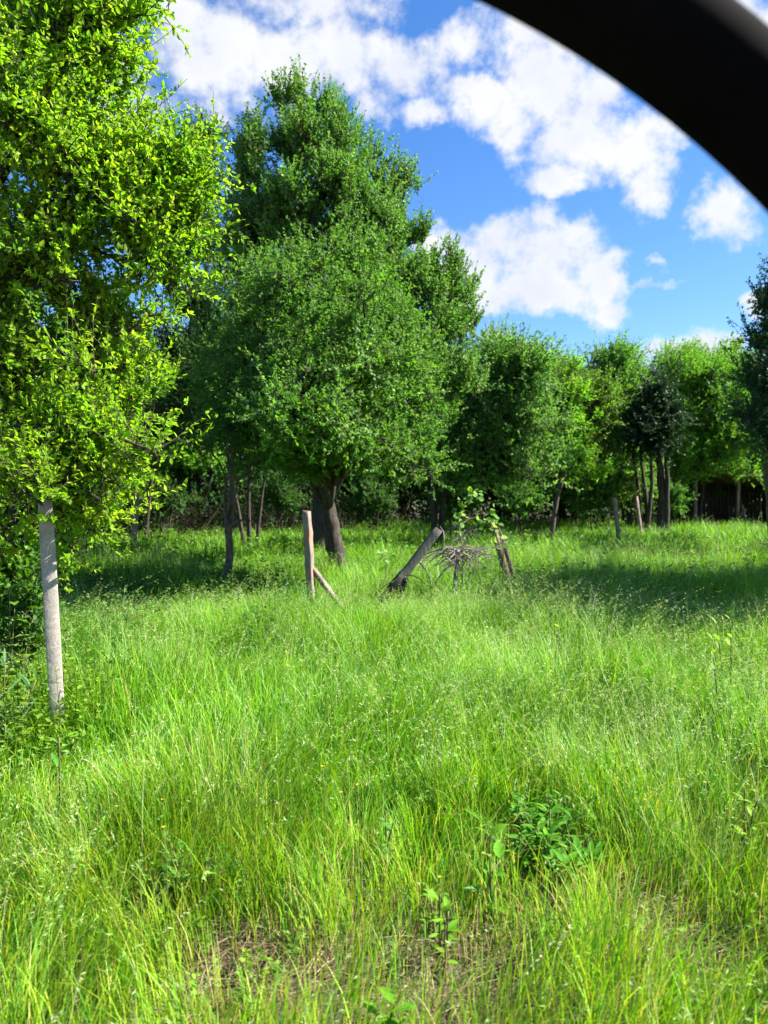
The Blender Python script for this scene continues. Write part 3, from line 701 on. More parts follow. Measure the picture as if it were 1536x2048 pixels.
d = unit(rng.standard_normal((m, 3)) * [1, 1, .3] + [0, 0, .9]) * rng.uniform(.8, 2.4, (m, 1))
tubes(g, bez(p0, p0 + d * .5 + rng.standard_normal((m, 3)) * .15, p0 + d, 4), np.linspace(.014, .004, 4)[None].repeat(m, 0), 3, palette(rng, m, [(.018, .014, .011), (.03, .025, .020), (.055, .045, .036)]), cap=False)
n = 26000
p = np.stack([rng.uniform(-42, 42, n), rng.uniform(40, 58, n), rng.uniform(0, 1, n) * 5.5], 1)
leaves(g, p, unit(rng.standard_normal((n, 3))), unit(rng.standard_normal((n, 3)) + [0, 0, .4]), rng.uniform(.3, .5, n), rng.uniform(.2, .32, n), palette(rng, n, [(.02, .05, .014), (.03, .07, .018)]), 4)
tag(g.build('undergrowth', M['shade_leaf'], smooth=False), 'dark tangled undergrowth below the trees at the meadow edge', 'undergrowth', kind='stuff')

# ------------------------------------------------------------------ grass
SOIL = [(1110, 1800, .34), (500, 1990, .30), (1290, 1880, .26), (880, 1990, .34), (1450, 1760, .26), (690, 1830, .12), (1400, 1960, .26), (1030, 1660, .10), (620, 2010, .2), (1080, 1900, .2), (300, 1900, .15), (1500, 1650, .2)]
SOILP = [(ground(px, py)[:2], r * .95) for px, py, r in SOIL]
def barefield(x, y):
    b = np.zeros_like(x)
    for (c, r) in SOILP:
        dd = np.hypot(x - c[0], (y - c[1])) / r
        b = np.maximum(b, np.clip(1.35 - dd, 0, 1))
    return b
def scatter(rng, n, y0, y1, mx=1.7, xl=None):
    y = np.sqrt(rng.uniform(0, 1, n) * (y1 ** 2 - y0 ** 2) + y0 ** 2)
    x = rng.uniform(-1, 1, n) * (.52 * y + mx)
    return x, y
GR = np.array([(.145, .345, .012), (.210, .400, .014), (.100, .290, .016), (.290, .400, .020), (.080, .250, .036), (.40, .36, .12)])
def grass_cols(rng, x, y):
    """Sward colour: greener and yellower drifts over the meadow, straw here and there."""
    n = len(x)
    a = vnoise(x, y, 1.1, 21); b_ = vnoise(x, y, .45, 22)
    near = np.clip((4.1 - y) / 1.9, 0, 1)
    w = np.stack([np.full(n, 1.0), .5 + 1.2 * a, .9 - .5 * a + .3 * b_, .12 + 1.6 * near * (.3 + a) + .6 * np.clip(a - .6, 0, 1), .25 + .5 * np.clip(.5 - a, 0, 1), .02 + .55 * near * (.4 + b_) + .1 * np.clip(b_ - .7, 0, 1)], 1)
    w = np.maximum(w, .01); w /= w.sum(1, keepdims=True)
    cum = w.cumsum(1); i = (rng.random((n, 1)) > cum).sum(1).clip(0, 5)
    return np.clip(GR[i] * (.78 + .44 * vnoise(x, y, .7, 23)[:, None]) * (1 + .16 * rng.standard_normal((n, 1))) * (1 + .05 * rng.standard_normal((n, 3))), .003, .8)
def blades(g, rng, x, y, h, w, col, K=4, lean=.45, wind=.25):
    n = len(x)
    p0 = np.stack([x, y, gz(x, y) - .01], 1)
    a = 9 * vnoise(x, y, .55, 71) + 5 * vnoise(x, y, .2, 72) + rng.normal(0, 1.05, n)      # tufts lean together
    ld = np.stack([np.cos(a), np.sin(a), 0 * a], 1) + np.array([wind / max(lean, .01), 0, 0]) * .8
    l = (lean * rng.uniform(.2, 1.3, n) * h)[:, None]
    p1 = p0 + ld * l * .15 + np.array([0, 0, 1.]) * h[:, None] * .72
    p2 = p0 + ld * l + np.array([0, 0, 1.]) * (h * rng.uniform(.72, 1.0, n))[:, None]
    c = bez(p0, p1, p2, K + 1)
    a2 = a + np.pi / 2 + rng.uniform(-.7, .7, n)
    s = np.stack([np.cos(a2), np.sin(a2), 0 * a2], 1)[:, None]
    prof = np.linspace(0, 1, K + 1); prof = (1 - prof ** 1.6) * (.7 + .3 * np.sin(prof * 3.1))
    hw = (w[:, None] * .5 * prof[None])[..., None]
    Lf, Rt = c[:, :-1] - s * hw[:, :-1], c[:, :-1] + s * hw[:, :-1]
    v = np.concatenate([np.stack([Lf, Rt], 2).reshape(n, -1, 3), c[:, -1:]], 1)      # 2K+1 per blade
    base = (np.arange(n) * (2 * K + 1))[:, None]
    q = [np.stack([base[:, 0] + 2 * i, base[:, 0] + 2 * i + 1, base[:, 0] + 2 * i + 3, base[:, 0] + 2 * i + 2], 1) for i in range(K - 1)]
    tri = np.stack([base[:, 0] + 2 * K - 2, base[:, 0] + 2 * K - 1, base[:, 0] + 2 * K], 1)
    cc = np.repeat(col[:, None], 2 * K + 1, 1)
    g.add(v.reshape(-1, 3), ([np.concatenate(q)] if q else []) + [tri], cc.reshape(-1, 3))
    return c

rng = np.random.default_rng(91)
g = Geo()
def hfield(x, y):
    return (.25 + .27 * np.clip((y - 1.8) / 2.4, 0, 1)) * (.65 + .7 * vnoise(x, y, .8, 31))
for (n, y0, y1, w0, K) in [(62000, 1.2, 3.6, .0046, 4), (115000, 3.4, 7.5, .0066, 4), (105000, 7.0, 14, .009, 3), (135000, 13.5, 31, .018, 2)]:
    x, y = scatter(rng, n, y0, y1)
    bare = barefield(x, y)
    cl = vnoise(x, y, .16, 33) * .6 + vnoise(x, y, .5, 34) * .6
    nearf = np.clip((4.0 - y) / 2.2, 0, 1)
    keep = rng.random(n) > np.maximum(bare * .93, nearf * np.clip(1.0 - cl * 1.1, 0, .85))
    x, y = x[keep], y[keep]
    h = hfield(x, y) * rng.uniform(.5, 1.15, len(x)) * (1 - .4 * barefield(x, y))
    blades(g, rng, x, y, h, w0 * rng.uniform(.6, 1.5, len(x)), grass_cols(rng, x, y), K, lean=.55, wind=.18)
tag(g.build('meadow_grass', M['grass'], smooth=True), 'long green meadow grass between the posts and trees', 'grass', kind='stuff')

# nodding seed heads of the brome in the meadow
g = Geo()
for (n, y0, y1, wst, lsp, nsp) in [(1600, 1.6, 3.8, .0022, .016, 14), (10500, 3.3, 8.0, .0028, .017, 13), (6000, 7.5, 13.5, .0045, .022, 8), (2500, 13.5, 26, .008, .04, 4)]:
    x, y = scatter(rng, n * 2, y0, y1)
    pr = np.clip(vnoise(x, y, 1.3, 41) * 1.6 - .25 + .55 * (x > 0) * (y > 3.2) , .05, 1) * (1 - barefield(x, y))
    keep = rng.random(len(x)) < pr
    x, y = x[keep][:n], y[keep][:n]; n2 = len(x)
    h = hfield(x, y) * rng.uniform(.95, 1.45, n2)
    sc = palette(rng, n2, [(.28, .45, .10), (.36, .49, .17), (.23, .42, .07), (.44, .48, .25)], jit=.1)
    K = 5
    c = blades(g, rng, x, y, h, np.full(n2, wst), sc * .8, K, lean=.75, wind=.35)
    # spikelets along the last part of the stem
    ti = np.repeat(np.arange(n2), nsp)
    t = rng.uniform(.60, 1.0, n2 * nsp)
    k = np.minimum((t * K).astype(int), K - 1); fr = (t * K - k)[:, None]
    pos = c[ti, k] * (1 - fr) + c[ti, k + 1] * fr
    sd = unit(c[:, -1] - c[:, -2])[ti]
    ax = unit(sd * .8 + unit(rng.standard_normal((len(ti), 3))) * .55 + np.array([.25, 0, -.5]))
    leaves(g, pos, ax, unit(rng.standard_normal((len(ti), 3))), lsp * rng.uniform(.8, 1.5, len(ti)), lsp * .20, np.clip(sc[ti] * (1 + .1 * rng.standard_normal((len(ti), 1))), .01, .8), 4, .2)
tag(g.build('grass_seed_heads', M['grass'], smooth=False), 'pale nodding seed heads swaying above the meadow grass', 'grass', kind='stuff')

# dry straw lying on the soil, and thin upright dry stems
g = Geo()
n = 26000
x, y = scatter(rng, n, 1.3, 4.0)
keep = rng.random(n) < .25 + .75 * barefield(x, y); x, y = x[keep], y[keep]; n = len(x)
a = rng.uniform(0, 6.28, n); ln = rng.uniform(.04, .20, n)
p0 = np.stack([x, y, gz(x, y) + rng.uniform(.005, .05, n)], 1)
d = np.stack([np.cos(a) * ln, np.sin(a) * ln, rng.uniform(-.01, .05, n)], 1)
tubes(g, bez(p0, p0 + d * .5 + [0, 0, .015], p0 + d, 3), np.full((n, 3), .0013), 3, palette(rng, n, [(.42, .33, .18), (.30, .23, .12), (.50, .42, .26), (.18, .13, .08)]), cap=False)
n = 9500
x, y = scatter(rng, n, 1.3, 3.8); n = len(x)
blades(g, rng, x, y, rng.uniform(.10, .30, n), np.full(n, .0022), palette(rng, n, [(.52, .44, .14), (.42, .42, .07), (.34, .25, .10), (.50, .46, .20)]), 3, lean=.3, wind=.1)
tag(g.build('dry_straw', M['grass'], smooth=False), 'dry tan straw littered over the bare soil between grass clumps', 'straw', kind='stuff')

# low clover, vetch and nettles
g = Geo()
def herbs(n, x, y, hmax, size, cols, per=9):
    h = hmax * rng.uniform(.5, 1.1, n)
    p0 = np.stack([x, y, gz(x, y)], 1)
    top = p0 + np.stack([rng.normal(0, .12, n) * h, rng.normal(0, .12, n) * h, h], 1)
    st = bez(p0, (p0 + top) / 2 + rng.standard_normal((n, 3)) * .02, top, 4)
    cc = palette(rng, n, cols)
    tubes(g, st, np.linspace(.003, .0015, 4)[None].repeat(n, 0), 3, cc * .8, cap=False)
    ti = np.repeat(np.arange(n), per); t = rng.uniform(.2, 1, n * per)
    k = np.minimum((t * 3).astype(int), 2); fr = (t * 3 - k)[:, None]
    pos = st[ti, k] * (1 - fr) + st[ti, k + 1] * fr
    a = rng.uniform(0, 6.28, n * per)
    ax = np.stack([np.cos(a), np.sin(a), rng.uniform(-.2, .6, n * per)], 1)
    sz = size * rng.uniform(.6, 1.3, n * per) * (1.15 - .5 * t)
    leaves(g, pos, ax, np.array([0, 0, 1.]) + .4 * rng.standard_normal((n * per, 3)), sz, sz * .55, np.clip(cc[ti] * (1 + .12 * rng.standard_normal((n * per, 1))), .004, .8), 6, .2)
x, y = scatter(rng, 3500, 1.3, 4.5); k = vnoise(x, y, .5, 51) > .5; x, y = x[k], y[k]
herbs(len(x), x, y, .14, .035, [(.12, .25, .02), (.16, .28, .03), (.09, .20, .02)], 8)
x = rng.uniform(-5.2, -.9, 5200); y = rng.uniform(5.2, 11, 5200); k = vnoise(x, y, .8, 52) + (x < -2) * .15 > .5; x, y = x[k], y[k]
herbs(len(x), x, y, .58, .06, [(.055, .16, .02), (.08, .20, .02), (.04, .12, .02)], 13)
x = rng.uniform(-3.4, -1.6, 500); y = rng.uniform(3.6, 5.2, 500)
herbs(len(x), x, y, .55, .055, [(.14, .25, .02), (.11, .22, .02)], 14)
x = rng.uniform(1.0, 7.5, 1500); y = rng.uniform(9, 20, 1500); k = vnoise(x, y, 1.2, 53) > .5; x, y = x[k], y[k]
herbs(len(x), x, y, .6, .10, [(.11, .24, .04), (.15, .26, .04), (.08, .19, .04)], 12)
x = rng.uniform(-6, 1, 900); y = rng.uniform(12, 20, 900)
herbs(len(x), x, y, .55, .10, [(.09, .22, .03), (.12, .25, .03)], 12)
tag(g.build('meadow_weeds', M['leaf'], smooth=False), 'leafy low weeds and nettles growing among the meadow grass', 'weeds', kind='stuff')

# ------------------------------------------------------------------ broad-leaved plants one can tell apart
def plant(name, label, top, d, n_stem, spread, n_leaf, leaf, cols, seed, stem_h=None, up=.35, group='broad-leaved plants in the grass', matl='leaf', base_t=.25):
    rng = np.random.default_rng(seed)
    tp_ = P(top[0], top[1], d)
    x0, y0 = tp_[0], d
    z0 = float(gz(x0, y0))
    h = tp_[2] - z0
    root = empty(name, (x0, y0, z0), label, 'plant', group)
    gs, gl = Geo(), Geo()
    for i in range(n_stem):
        a = rng.uniform(0, 6.28)
        e = np.array([x0 + math.cos(a) * spread * rng.uniform(.2, 1), y0 + math.sin(a) * spread * rng.uniform(.2, 1), z0 + h * (1 if i == 0 else rng.uniform(.6, .95))])
        if i == 0: e[:2] = x0, y0
        b0 = np.array([x0 + rng.normal(0, .02), y0 + rng.normal(0, .02), z0 - .02])
        st = bez(b0, (b0 + e) / 2 + np.array([rng.normal(0, .02), rng.normal(0, .02), .1 * h]), e, 8)[0]
        tubes(gs, st, np.linspace(.006, .003, 8), 6)
        t = np.linspace(base_t, 1, n_leaf)
        k = np.minimum((t * 7).astype(int), 6); fr = (t * 7 - k)[:, None]
        pos = st[k] * (1 - fr) + st[k + 1] * fr
        an = np.arange(n_leaf) * 2.4 + a
        ax = np.stack([np.cos(an), np.sin(an), up + .5 * (t - .3) + rng.normal(0, .15, n_leaf)], 1)
        sz = .62 * leaf[0] * rng.uniform(.65, 1.15, n_leaf) * (1.05 - .35 * np.abs(t - .6))
        # a bent blade of three segments each side
        ax = unit(ax); s = unit(np.cross(np.tile([0, 0, 1.], (n_leaf, 1)), ax)); nn = np.cross(ax, s)
        T = [0, .12, .35, .62, .85, 1.0]; Wd = [0.02, .55, 1.0, .85, .4, 0.02]
        rows = []
        for tt, ww in zip(T, Wd):
            mid = pos + ax * (sz * (.08 + tt))[:, None] + nn * (sz * (.10 * tt - .30 * tt * tt))[:, None]
            hw = (leaf[1] * sz / leaf[0] * .5 * ww)[:, None]
            rows += [mid - s * hw + nn * hw * .3, mid, mid + s * hw + nn * hw * .3]
        v = np.stack(rows, 1)
        base = (np.arange(n_leaf) * 18)[:, None, None]
        fc = []
        for r_ in range(5):
            o = r_ * 3
            fc += [(o, o + 1, o + 4, o + 3), (o + 1, o + 2, o + 5, o + 4)]
        gl.add(v.reshape(-1, 3), (np.array(fc)[None] + base).reshape(-1, 4), np.repeat(palette(rng, n_leaf, cols, jit=.1), 18, 0))
    gs.build('stem', M['stem'], root)
    gl.build('foliage', M[matl], root)
    return root
G1 = [(.10, .25, .015), (.14, .29, .02)]
G2 = [(.07, .20, .03), (.09, .23, .03)]
G3 = [(.18, .34, .03), (.22, .36, .04)]
G4 = [(.14, .25, .07), (.18, .29, .09)]
plant('broadleaf_seedling', 'lone upright seedling with five long leaves in the grass near the pale post', (118, 1475), 3.35, 1, 0, 6, (.15, .045), G2, 201, up=.45, base_t=.6)
plant('broadleaf_plant', 'tall plant with upright yellow-green leaf tips in front of the shaded grass', (1460, 1240), 5.0, 4, .18, 9, (.13, .05), G3, 202, up=.7)
plant('broadleaf_plant', 'leafy plant with pale undersides right beside a dry reddish grass patch', (1265, 1490), 3.55, 9, .2, 10, (.11, .045), G1 + G4, 203)
plant('broadleaf_plant', 'largest dark green leafy clump, at the edge of the bare soil', (1100, 1620), 3.0, 34, .30, 15, (.12, .042), [(.055, .18, .015), (.07, .21, .015), (.10, .25, .02)], 204)
plant('broadleaf_plant', 'small plant with bright pointed leaves near the dry patch', (1490, 1580), 3.05, 3, .12, 6, (.11, .04), G3, 205)
plant('broadleaf_plant', 'plant with three wide pale crinkled leaves beside the dark green clump', (980, 1670), 2.66, 2, .08, 4, (.12, .07), G4 + G1, 206, up=.5)
plant('broadleaf_plant', 'dark rosette of wide leaves half hidden in the yellowing grass', (365, 1700), 2.72, 9, .18, 9, (.10, .045), [(.06, .17, .02), (.09, .22, .02)], 207)
plant('broadleaf_plant', 'small round-leaved plant in the middle of the tall grass', (772, 1625), 2.95, 2, .08, 6, (.07, .045), G4 + G2, 208)
plant('broadleaf_plant', 'small bright plant poking out where the shade begins', (1118, 1255), 4.9, 1, .05, 9, (.08, .04), G3, 209)
plant('broadleaf_plant', 'stubby plant with pale blunt leaves below the tall yellow-green one', (1430, 1340), 4.3, 2, .08, 5, (.12, .05), G4, 210, up=.2, base_t=.5)
plant('broadleaf_plant', 'drooping wide-leaved plant at the lower edge of the meadow', (790, 2010), 2.05, 3, .12, 6, (.10, .055), G1, 211, up=.1)
plant('broadleaf_plant', 'low leafy plant among yellow stems beside the small bare patch', (880, 1790), 2.42, 4, .12, 7, (.09, .04), G1, 212)
plant('broadleaf_plant', 'grey-green wide grass-like plant in the shade beside the pale post', (10, 1330), 4.1, 6, .2, 8, (.26, .035), [(.09, .20, .10), (.11, .23, .10)], 213, up=.9)
plant('broadleaf_plant', 'pale big-leaved plant in the shade below the yellow-green boughs', (18, 1180), 5.0, 3, .2, 6, (.22, .12), G4, 214, up=.2)

# yellow meadow flowers
for i, (px, py) in enumerate([(645, 1533), (325, 1600), (328, 1655), (1410, 1565), (880, 1755), (683, 1585), (1290, 1600), (80, 1800), (715, 1570)]):
    d = 3.0 if py < 1620 else 2.5
    p = P(px, py, d)
    root = empty('yellow_flower', (p[0], d, gz(p[0], d)), 'small yellow wildflower on a thin stem in the meadow grass', 'flower', 'yellow wildflowers')
    gs, gf = Geo(), Geo()
    z0 = float(gz(p[0], d))
    tubes(gs, bez([p[0], d, z0], [p[0] + .02, d, (z0 + p[2]) / 2], p, 5)[0], np.full(5, .0015), 4)
    a = np.arange(5) * 1.2566
    leaves(gf, np.tile(p, (5, 1)), np.stack([np.cos(a), np.sin(a), .5 + 0 * a], 1), np.tile([0, 0, 1.], (5, 1)), .009, .008, np.tile([(.62, .50, .04)], (5, 1)), 6)
    gs.build('stem', M['stem'], root); gf.build('petals', M['leaf_bright'], root)

# ------------------------------------------------------------------ posts
def post_geo(g, p0, p1, w, dth, rot, seed, segs=14, rough=.03, col=None):
    """A square post from p0 to p1 with chipped edges; rot turns its section."""
    rng = np.random.default_rng(seed)
    p0, p1 = np.array(p0, float), np.array(p1, float)
    ax = unit(p1 - p0)
    r = np.array([math.cos(rot), math.sin(rot), 0]); s = unit(r - ax * r.dot(ax)); n = np.cross(ax, s)
    ch = .12
    sec = np.array([(-1, -1 + ch), (-1 + ch, -1), (1 - ch, -1), (1, -1 + ch), (1, 1 - ch), (1 - ch, 1), (-1 + ch, 1), (-1, 1 - ch)]) * .5
    v = []
    for i in range(segs + 1):
        t = i / segs
        j = 1 + rough * rng.standard_normal(8)
        top = 1 - .10 * (i == segs)
        c = p0 + (p1 - p0) * t + (s * rng.normal(0, .03) * w + n * rng.normal(0, .03) * dth) * (rough > .02)
        for q in range(8):
            v.append(c + (s * sec[q, 0] * w + n * sec[q, 1] * dth) * j[q] * top + ax * (i == segs) * rng.normal(0, .12) * w * (rough > .02))
    idx = np.arange((segs + 1) * 8).reshape(-1, 8)
    q = np.stack([idx[:-1], np.roll(idx, -1, 1)[:-1], np.roll(idx, -1, 1)[1:], idx[1:]], -1).reshape(-1, 4)
    g.add(np.array(v), [q, idx[-1:], idx[:1, ::-1]], col)

# pale concrete post by the yellow-green tree
b = ground(126, 1540); d = 4.35
p0 = P(113, 1400, d); p1 = P(90, 1000, d)
p0 = p0 + (p0 - p1) / (p1[2] - p0[2]) * (p0[2] + .15)
g = Geo(); post_geo(g, p0, p1, .080, .07, math.radians(24), 301, 24, .015)
tag(g.build('concrete_post', M['concrete'], smooth=False, origin=(p0[0], p0[1], 0)), 'pale speckled square concrete post standing under the yellow-green leaves', 'post', 'old trellis posts')

def seat(px, py, d, up=.45):
    """Foot of a post whose visible base (at grass height) is at the pixel."""
    return P(px, py, d)
# upright post with a diagonal strut
d = 8.4
a0, a1 = P(623, 1195, d), P(613, 1022, d)
foot = a0 + (a0 - a1) / (a1[2] - a0[2]) * (a0[2] + .1)
root = empty('trellis_post', (foot[0], foot[1], 0), 'upright weathered post propped by a short diagonal strut, in front of the dark trunk', 'post', 'old trellis posts')
g = Geo(); post_geo(g, foot, a1, .078, .075, math.radians(-25), 302, 18, .05); g.build('shaft', M['concrete_old'], root, smooth=False)
s0, s1 = P(629, 1143, d + .02), P(672, 1200, d + .05)
s1 = s1 + (s1 - s0) * .8
g = Geo(); post_geo(g, s1, s0 + (s0 - s1) * .05, .05, .05, math.radians(-30), 303, 8, .05); g.build('strut', M['concrete_old'], root, smooth=False)
# leaning post
d = 8.9
a0, a1 = P(775, 1190, d), P(878, 1058, d + .15)
foot = a0 + (a0 - a1) / (a1[2] - a0[2]) * (a0[2] + .1)
root = empty('trellis_post', (foot[0], foot[1], 0), 'grey post leaning steeply over the dead vine, with a dark broken collar near its foot', 'post', 'old trellis posts')
mid = a0 + (a1 - a0) * .30
g = Geo(); post_geo(g, foot, a1, .092, .10, math.radians(10), 304, 16, .03); g.build('shaft', M['wood_grey'], root, smooth=False)
g = Geo(); post_geo(g, foot, mid, .115, .12, math.radians(10), 305, 6, .05)
pk = P(802, 1160, d - .06)
post_geo(g, P(812, 1155, d - .05), P(798, 1196, d - .05), .045, .05, 0.3, 306, 5, .12); g.build('collar', M['tar'], root, smooth=False)
g = Geo(); w = bez(P(796, 1158, d - .08), P(772, 1165, d - .15), P(748, 1192, d - .2), 6)[0]; tubes(g, w, np.full(6, .005), 5)
w = bez(P(808, 1150, d - .08), P(835, 1148, d - .15), P(850, 1168, d - .2), 6)[0]; tubes(g, w, np.full(6, .006), 5); g.build('wire', M['tar'], root)
# slatted post with vine leaves
d = 10.6
a0, a1 = P(1007, 1110, d), P(988, 1046, d)
foot = a0 + (a0 - a1) / (a1[2] - a0[2]) * (a0[2] + .1)
root = empty('trellis_post', (foot[0], foot[1], 0), 'short reddish post of split boards leaning back, capped by vine leaves', 'post', 'old trellis posts')
off = np.array([.065, .01, 0])
g = Geo(); post_geo(g, foot - off * .6, a1 - off * .5, .075, .06, .2, 307, 8, .05); g.build('board', M['wood_red'], root, smooth=False)
g = Geo(); post_geo(g, foot + off * 1.2, a1 + off * .7 - np.array([0, 0, .04]), .055, .05, -.1, 308, 8, .05); g.build('board', M['wood_red'], root, smooth=False)
# far pair and the one at the wood's edge
for (xb, yb, xt, yt, d, w, seed, lb, mt) in [(1236, 1060, 1228, 996, 18.5, .085, 310, 'nearer of the two slim far posts below the feathery tree, tilting slightly', 'concrete_old'),
                                            (1278, 1038, 1272, 993, 22.0, .085, 311, 'farther of the two slim far posts, close to the bare brown trunks', 'concrete_old'),
                                            (268, 1085, 272, 985, 16.5, .125, 312, 'plain reddish-brown post half under leaves before the dark wood', 'concrete_old')]:
    a0, a1 = P(xb, yb, d), P(xt, yt, d)
    foot = a0 + (a0 - a1) / (a1[2] - a0[2]) * (a0[2] + .1)
    g = Geo(); post_geo(g, foot, a1, w, w, math.radians(25), seed, 10, .03)
    tag(g.build('trellis_post', M[mt], smooth=False, origin=(foot[0], foot[1], 0)), lb, 'post', 'old trellis posts')

# ------------------------------------------------------------------ dead vine and its living shoots
rng = np.random.default_rng(401)
d = 9.6
hub = P(918, 1103, d)
hx, hy = hub[0], hub[1]
root = empty('dead_vine', (hx, hy, 0), 'dead grey vine stump with a burst of spiky bare twigs, past the leaning post', 'dead plant')
g = Geo()
st = np.array([P(905, 1160, d) * [1, 1, 0] + [0, 0, -.05], P(908, 1150, d), P(914, 1128, d), hub, P(900, 1096, d - .05), P(878, 1098, d - .1), P(858, 1105, d - .1), P(846, 1112, d - .1)])
tubes(g, bez(st[0], st[1], hub, 7)[0], np.linspace(.028, .02, 7), 7)
tubes(g, st[3:], np.array([.022, .018, .013, .011, .010]), 6)
tubes(g, np.array([P(846, 1112, d - .1), P(838, 1122, d - .15), P(852, 1140, d - .15), P(860, 1160, d - .15), P(864, 1190, d - .15)]), np.array([.012, .017, .011, .008, .006]), 6)
tubes(g, np.array([P(884, 1099, d - .1), P(888, 1080, d - .12), P(887, 1064, d - .12), P(880, 1052, d - .1)]), np.array([.009, .008, .007, .006]), 5)
tubes(g, np.array([P(864, 1175, d - .15), P(885, 1145, d - .12), P(905, 1125, d - .1), P(918, 1108, d)]), np.array([.010, .010, .010, .012]), 5)
g.build('stump', M['deadwood'], root)
g = Geo()
n = 85
a = rng.uniform(-3.0, 1.0, n)                        # fan in the picture plane: mostly down and to one side
dr = np.stack([np.cos(a) + .15, rng.normal(0, .5, n), np.sin(a)], 1)
dr = unit(dr) * rng.uniform(.18, .42, (n, 1))
p0 = hub + rng.normal(0, 1, (n, 3)) * [.11, .10, .05]; dr[:, 2] += rng.normal(0, .05, n)
p0 = p0 + rng.normal(0, .035, (n, 3)); e = p0 + dr + rng.normal(0, .05, (n, 3)); e[:, 2] -= .03
tubes(g, bez(p0, p0 + dr * .5 + rng.normal(0, .07, (n, 3)) + [0, 0, .05], e, 5), np.linspace(.0075, .0025, 5)[None].repeat(n, 0), 4, cap=False)
i = rng.integers(0, n, 140); t = rng.uniform(.3, .9, (140, 1)); q0 = p0[i] + dr[i] * t; qd = unit(unit(dr[i]) + .8 * rng.standard_normal((140, 3))) * rng.uniform(.06, .18, (140, 1))
tubes(g, bez(q0, q0 + qd * .5, q0 + qd, 3), np.linspace(.0035, .0015, 3)[None].repeat(140, 0), 3, cap=False)
g.build('bare_twigs', M['deadwood'], root)

def vine(label, pts, d, nleaf, size, seed, top=None):
    rng = np.random.default_rng(seed)
    q = np.array([P(x, y, d) for x, y in pts])
    b0 = q[0] * [1, 1, 0]
    if top is None:
        q = np.concatenate([[b0], q])
    else:
        b0 = np.array(top)
    root = empty('vine_shoot', tuple(b0), label, 'vine', 'green vine shoots')
    s = np.linspace(0, len(q) - 1, 24); c = np.stack([np.interp(s, np.arange(len(q)), q[:, k]) for k in range(3)], 1)
    g = Geo(); tubes(g, c, np.linspace(.009, .004, 24), 5); g.build('stem', M['stem'], root)
    k = rng.integers(8 if top is None else 0, 24, nleaf)
    pos = c[k] + rng.normal(0, .05, (nleaf, 3))
    a = rng.uniform(0, 6.28, nleaf)
    ax = np.stack([np.cos(a), np.sin(a), rng.uniform(-.5, .3, nleaf)], 1)
    gl = Geo(); sz = size * rng.uniform(.6, 1.2, nleaf)
    leaves(gl, pos, ax, np.array([.5, -.6, .7]) + .5 * rng.standard_normal((nleaf, 3)), sz, sz * .95, palette(rng, nleaf, [(.20, .33, .05), (.28, .38, .14), (.15, .28, .04)]), 6)
    gl.build('foliage', M['leaf_bright'], root, smooth=False)
vine('tall pale vine shoot climbing above the dead twigs', [(925, 1090), (915, 1050), (922, 1020), (938, 1000), (946, 985)], 9.9, 46, .085, 411)
vine('vine spilling leaves over the short split-board post', [(1007, 1100), (996, 1060), (988, 1040), (982, 1022)], 10.5, 16, .095, 412)
vine('low vine sprig reaching sideways before the short split-board post', [(1000, 1095), (985, 1050), (968, 1046), (955, 1044)], 10.5, 18, .09, 413)
vine('short vine sprig in the grass in front of the leaning post', [(772, 1120), (765, 1112), (758, 1106)], 11.0, 14, .08, 414)

# ------------------------------------------------------------------ ruined shed under the trees
dS = 27.0
c0 = P(1385, 1000, dS); x0 = c0[0]
W_, D_, H_ = 3.6, 2.4, 1.95
root = empty('wooden_shed', (x0, dS, 0), 'ruined dark open-fronted shed with sagging rusty roof under the trees', 'shed')
def box(g, a, b, j=0, seed=0):
    a, b = np.array(a, float), np.array(b, float)
    v = np.array([[(a, b)[i][0], (a, b)[k][1], (a, b)[l][2]] for i in (0, 1) for k in (0, 1) for l in (0, 1)])
    if j: v = v + np.random.default_rng(seed).normal(0, j, v.shape)
    g.add(v, np.array([(0, 1, 3, 2), (4, 6, 7, 5), (0, 4, 5, 1), (2, 3, 7, 6), (0, 2, 6, 4), (1, 5, 7, 3)]))
g = Geo()
for i in range(24):
    xa = x0 + i * W_ / 24
    box(g, (xa + .01, dS + D_, 0), (xa + W_ / 24 - .01, dS + D_ + .03, H_ - .25 + .06 * math.sin(i * 2.3)), .006, i)
g.build('back_wall', M['wood_dark'], root, smooth=False)
for sx, sd in ((x0 - .03, 1), (x0 + W_, 2)):
    g = Geo()
    for i in range(16):
        ya = dS + .06 + i * (D_ - .1) / 16
        box(g, (sx, ya + .01, 0), (sx + .03, ya + (D_ - .1) / 16 - .01, H_ - .08 - .2 * i / 16), .006, i + 40 * sd)
    g.build('side_wall', M['wood_dark'], root, smooth=False)
for k, xx in enumerate((x0 + .05, x0 + 1.55, x0 + 3.3)):
    g = Geo(); post_geo(g, (xx, dS - .05, -.1), (xx + .04, dS - .05, H_ - .05), .10, .10, .1, 500 + k, 8, .05)
    g.build('corner_post', M['wood_red'], root, smooth=False)
g = Geo()
nx, ny = 60, 8
Xr = np.linspace(x0 - .15, x0 + W_ + .15, nx); Yr = np.linspace(dS - .45, dS + D_ + .2, ny)
A, B = np.meshgrid(Xr, Yr)
Z = H_ + .06 + .02 * np.sin(A * 40) - .25 * (B - dS) / D_ + .10 * (vnoise(A, B, .7, 61) - .5) + .10 * np.clip(1 - np.abs(A - x0 - .9) / .5, 0, 1)
ii = np.arange(nx * ny).reshape(ny, nx)
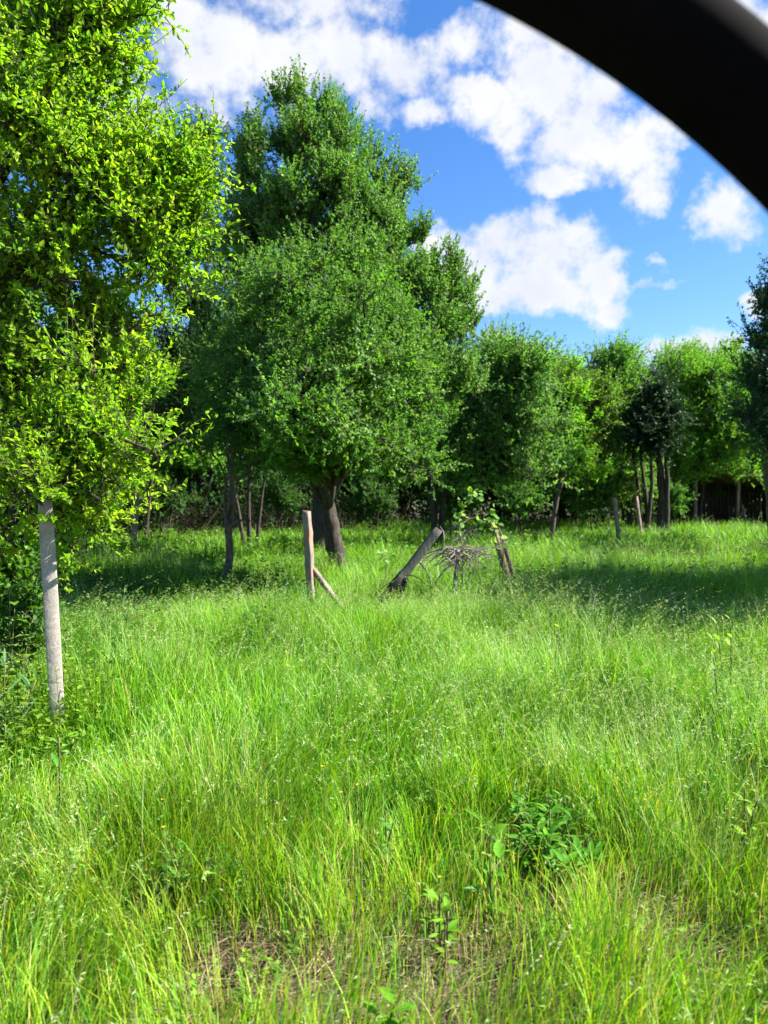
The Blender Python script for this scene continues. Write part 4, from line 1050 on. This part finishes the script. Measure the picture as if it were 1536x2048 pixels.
top = np.stack([A, B, Z], -1).reshape(-1, 3)
qd = np.stack([ii[:-1, :-1], ii[:-1, 1:], ii[1:, 1:], ii[1:, :-1]], -1).reshape(-1, 4)
nt_ = nx * ny
rim = np.concatenate([ii[0], ii[1:, -1], ii[-1, ::-1][1:], ii[1:-1, 0][::-1]])
rq = np.stack([rim, rim + nt_, np.roll(rim, -1) + nt_, np.roll(rim, -1)], 1)
g.add(np.concatenate([top, top - [0, 0, .05]]), [qd, qd[:, ::-1] + nt_, rq])
g.build('roof', M['rust'], root, smooth=False)
for k, (xa, za, xb, zb) in enumerate([(.9, 0, 1.75, .75), (1.2, .05, 2.1, .35), (1.75, 0, 1.6, .9)]):
    o = empty('fallen_beam', (x0 + xa, dS - .5, 0), ['long fallen beam propped in the shed opening', 'short fallen beam lying low in the shed opening', 'split beam standing against the shed post'][k], 'beam', 'fallen beams by the shed')
    g = Geo(); post_geo(g, (x0 + xa, dS - .5, za), (x0 + xb, dS - .3, zb + .1), .08, .06, .2, 520 + k, 6, .05); g.build('timber', M['bark_pale'], o, smooth=False)

# ------------------------------------------------------------------ unidentified black band close to the lens, built as a big standing hoop
dH = 0.787
hc = P(97, 1823, dH)
RM, rm = 2141 * dH / F, 110 * dH / F
g = Geo()
K, S = 160, 28
a = np.arange(K) / K * 2 * np.pi; b_ = np.arange(S) / S * 2 * np.pi
A, B = np.meshgrid(a, b_, indexing='ij')
ridge = 1 + .012 * np.cos(B * 7)
v = np.stack([hc[0] + (RM + rm * ridge * np.cos(B)) * np.cos(A), hc[1] + rm * ridge * np.sin(B), hc[2] + (RM + rm * ridge * np.cos(B)) * np.sin(A)], -1)
ids = np.arange(K * S).reshape(K, S)
g.add(v.reshape(-1, 3), np.stack([ids, np.roll(ids, -1, 0), np.roll(np.roll(ids, -1, 0), -1, 1), np.roll(ids, -1, 1)], -1).reshape(-1, 4))
tag(g.build('hoop_stand_in', M['rubber'], origin=(hc[0], hc[1], 0)), 'blurred black band of unknown kind, built as a hoop very close to the viewer', 'hoop')
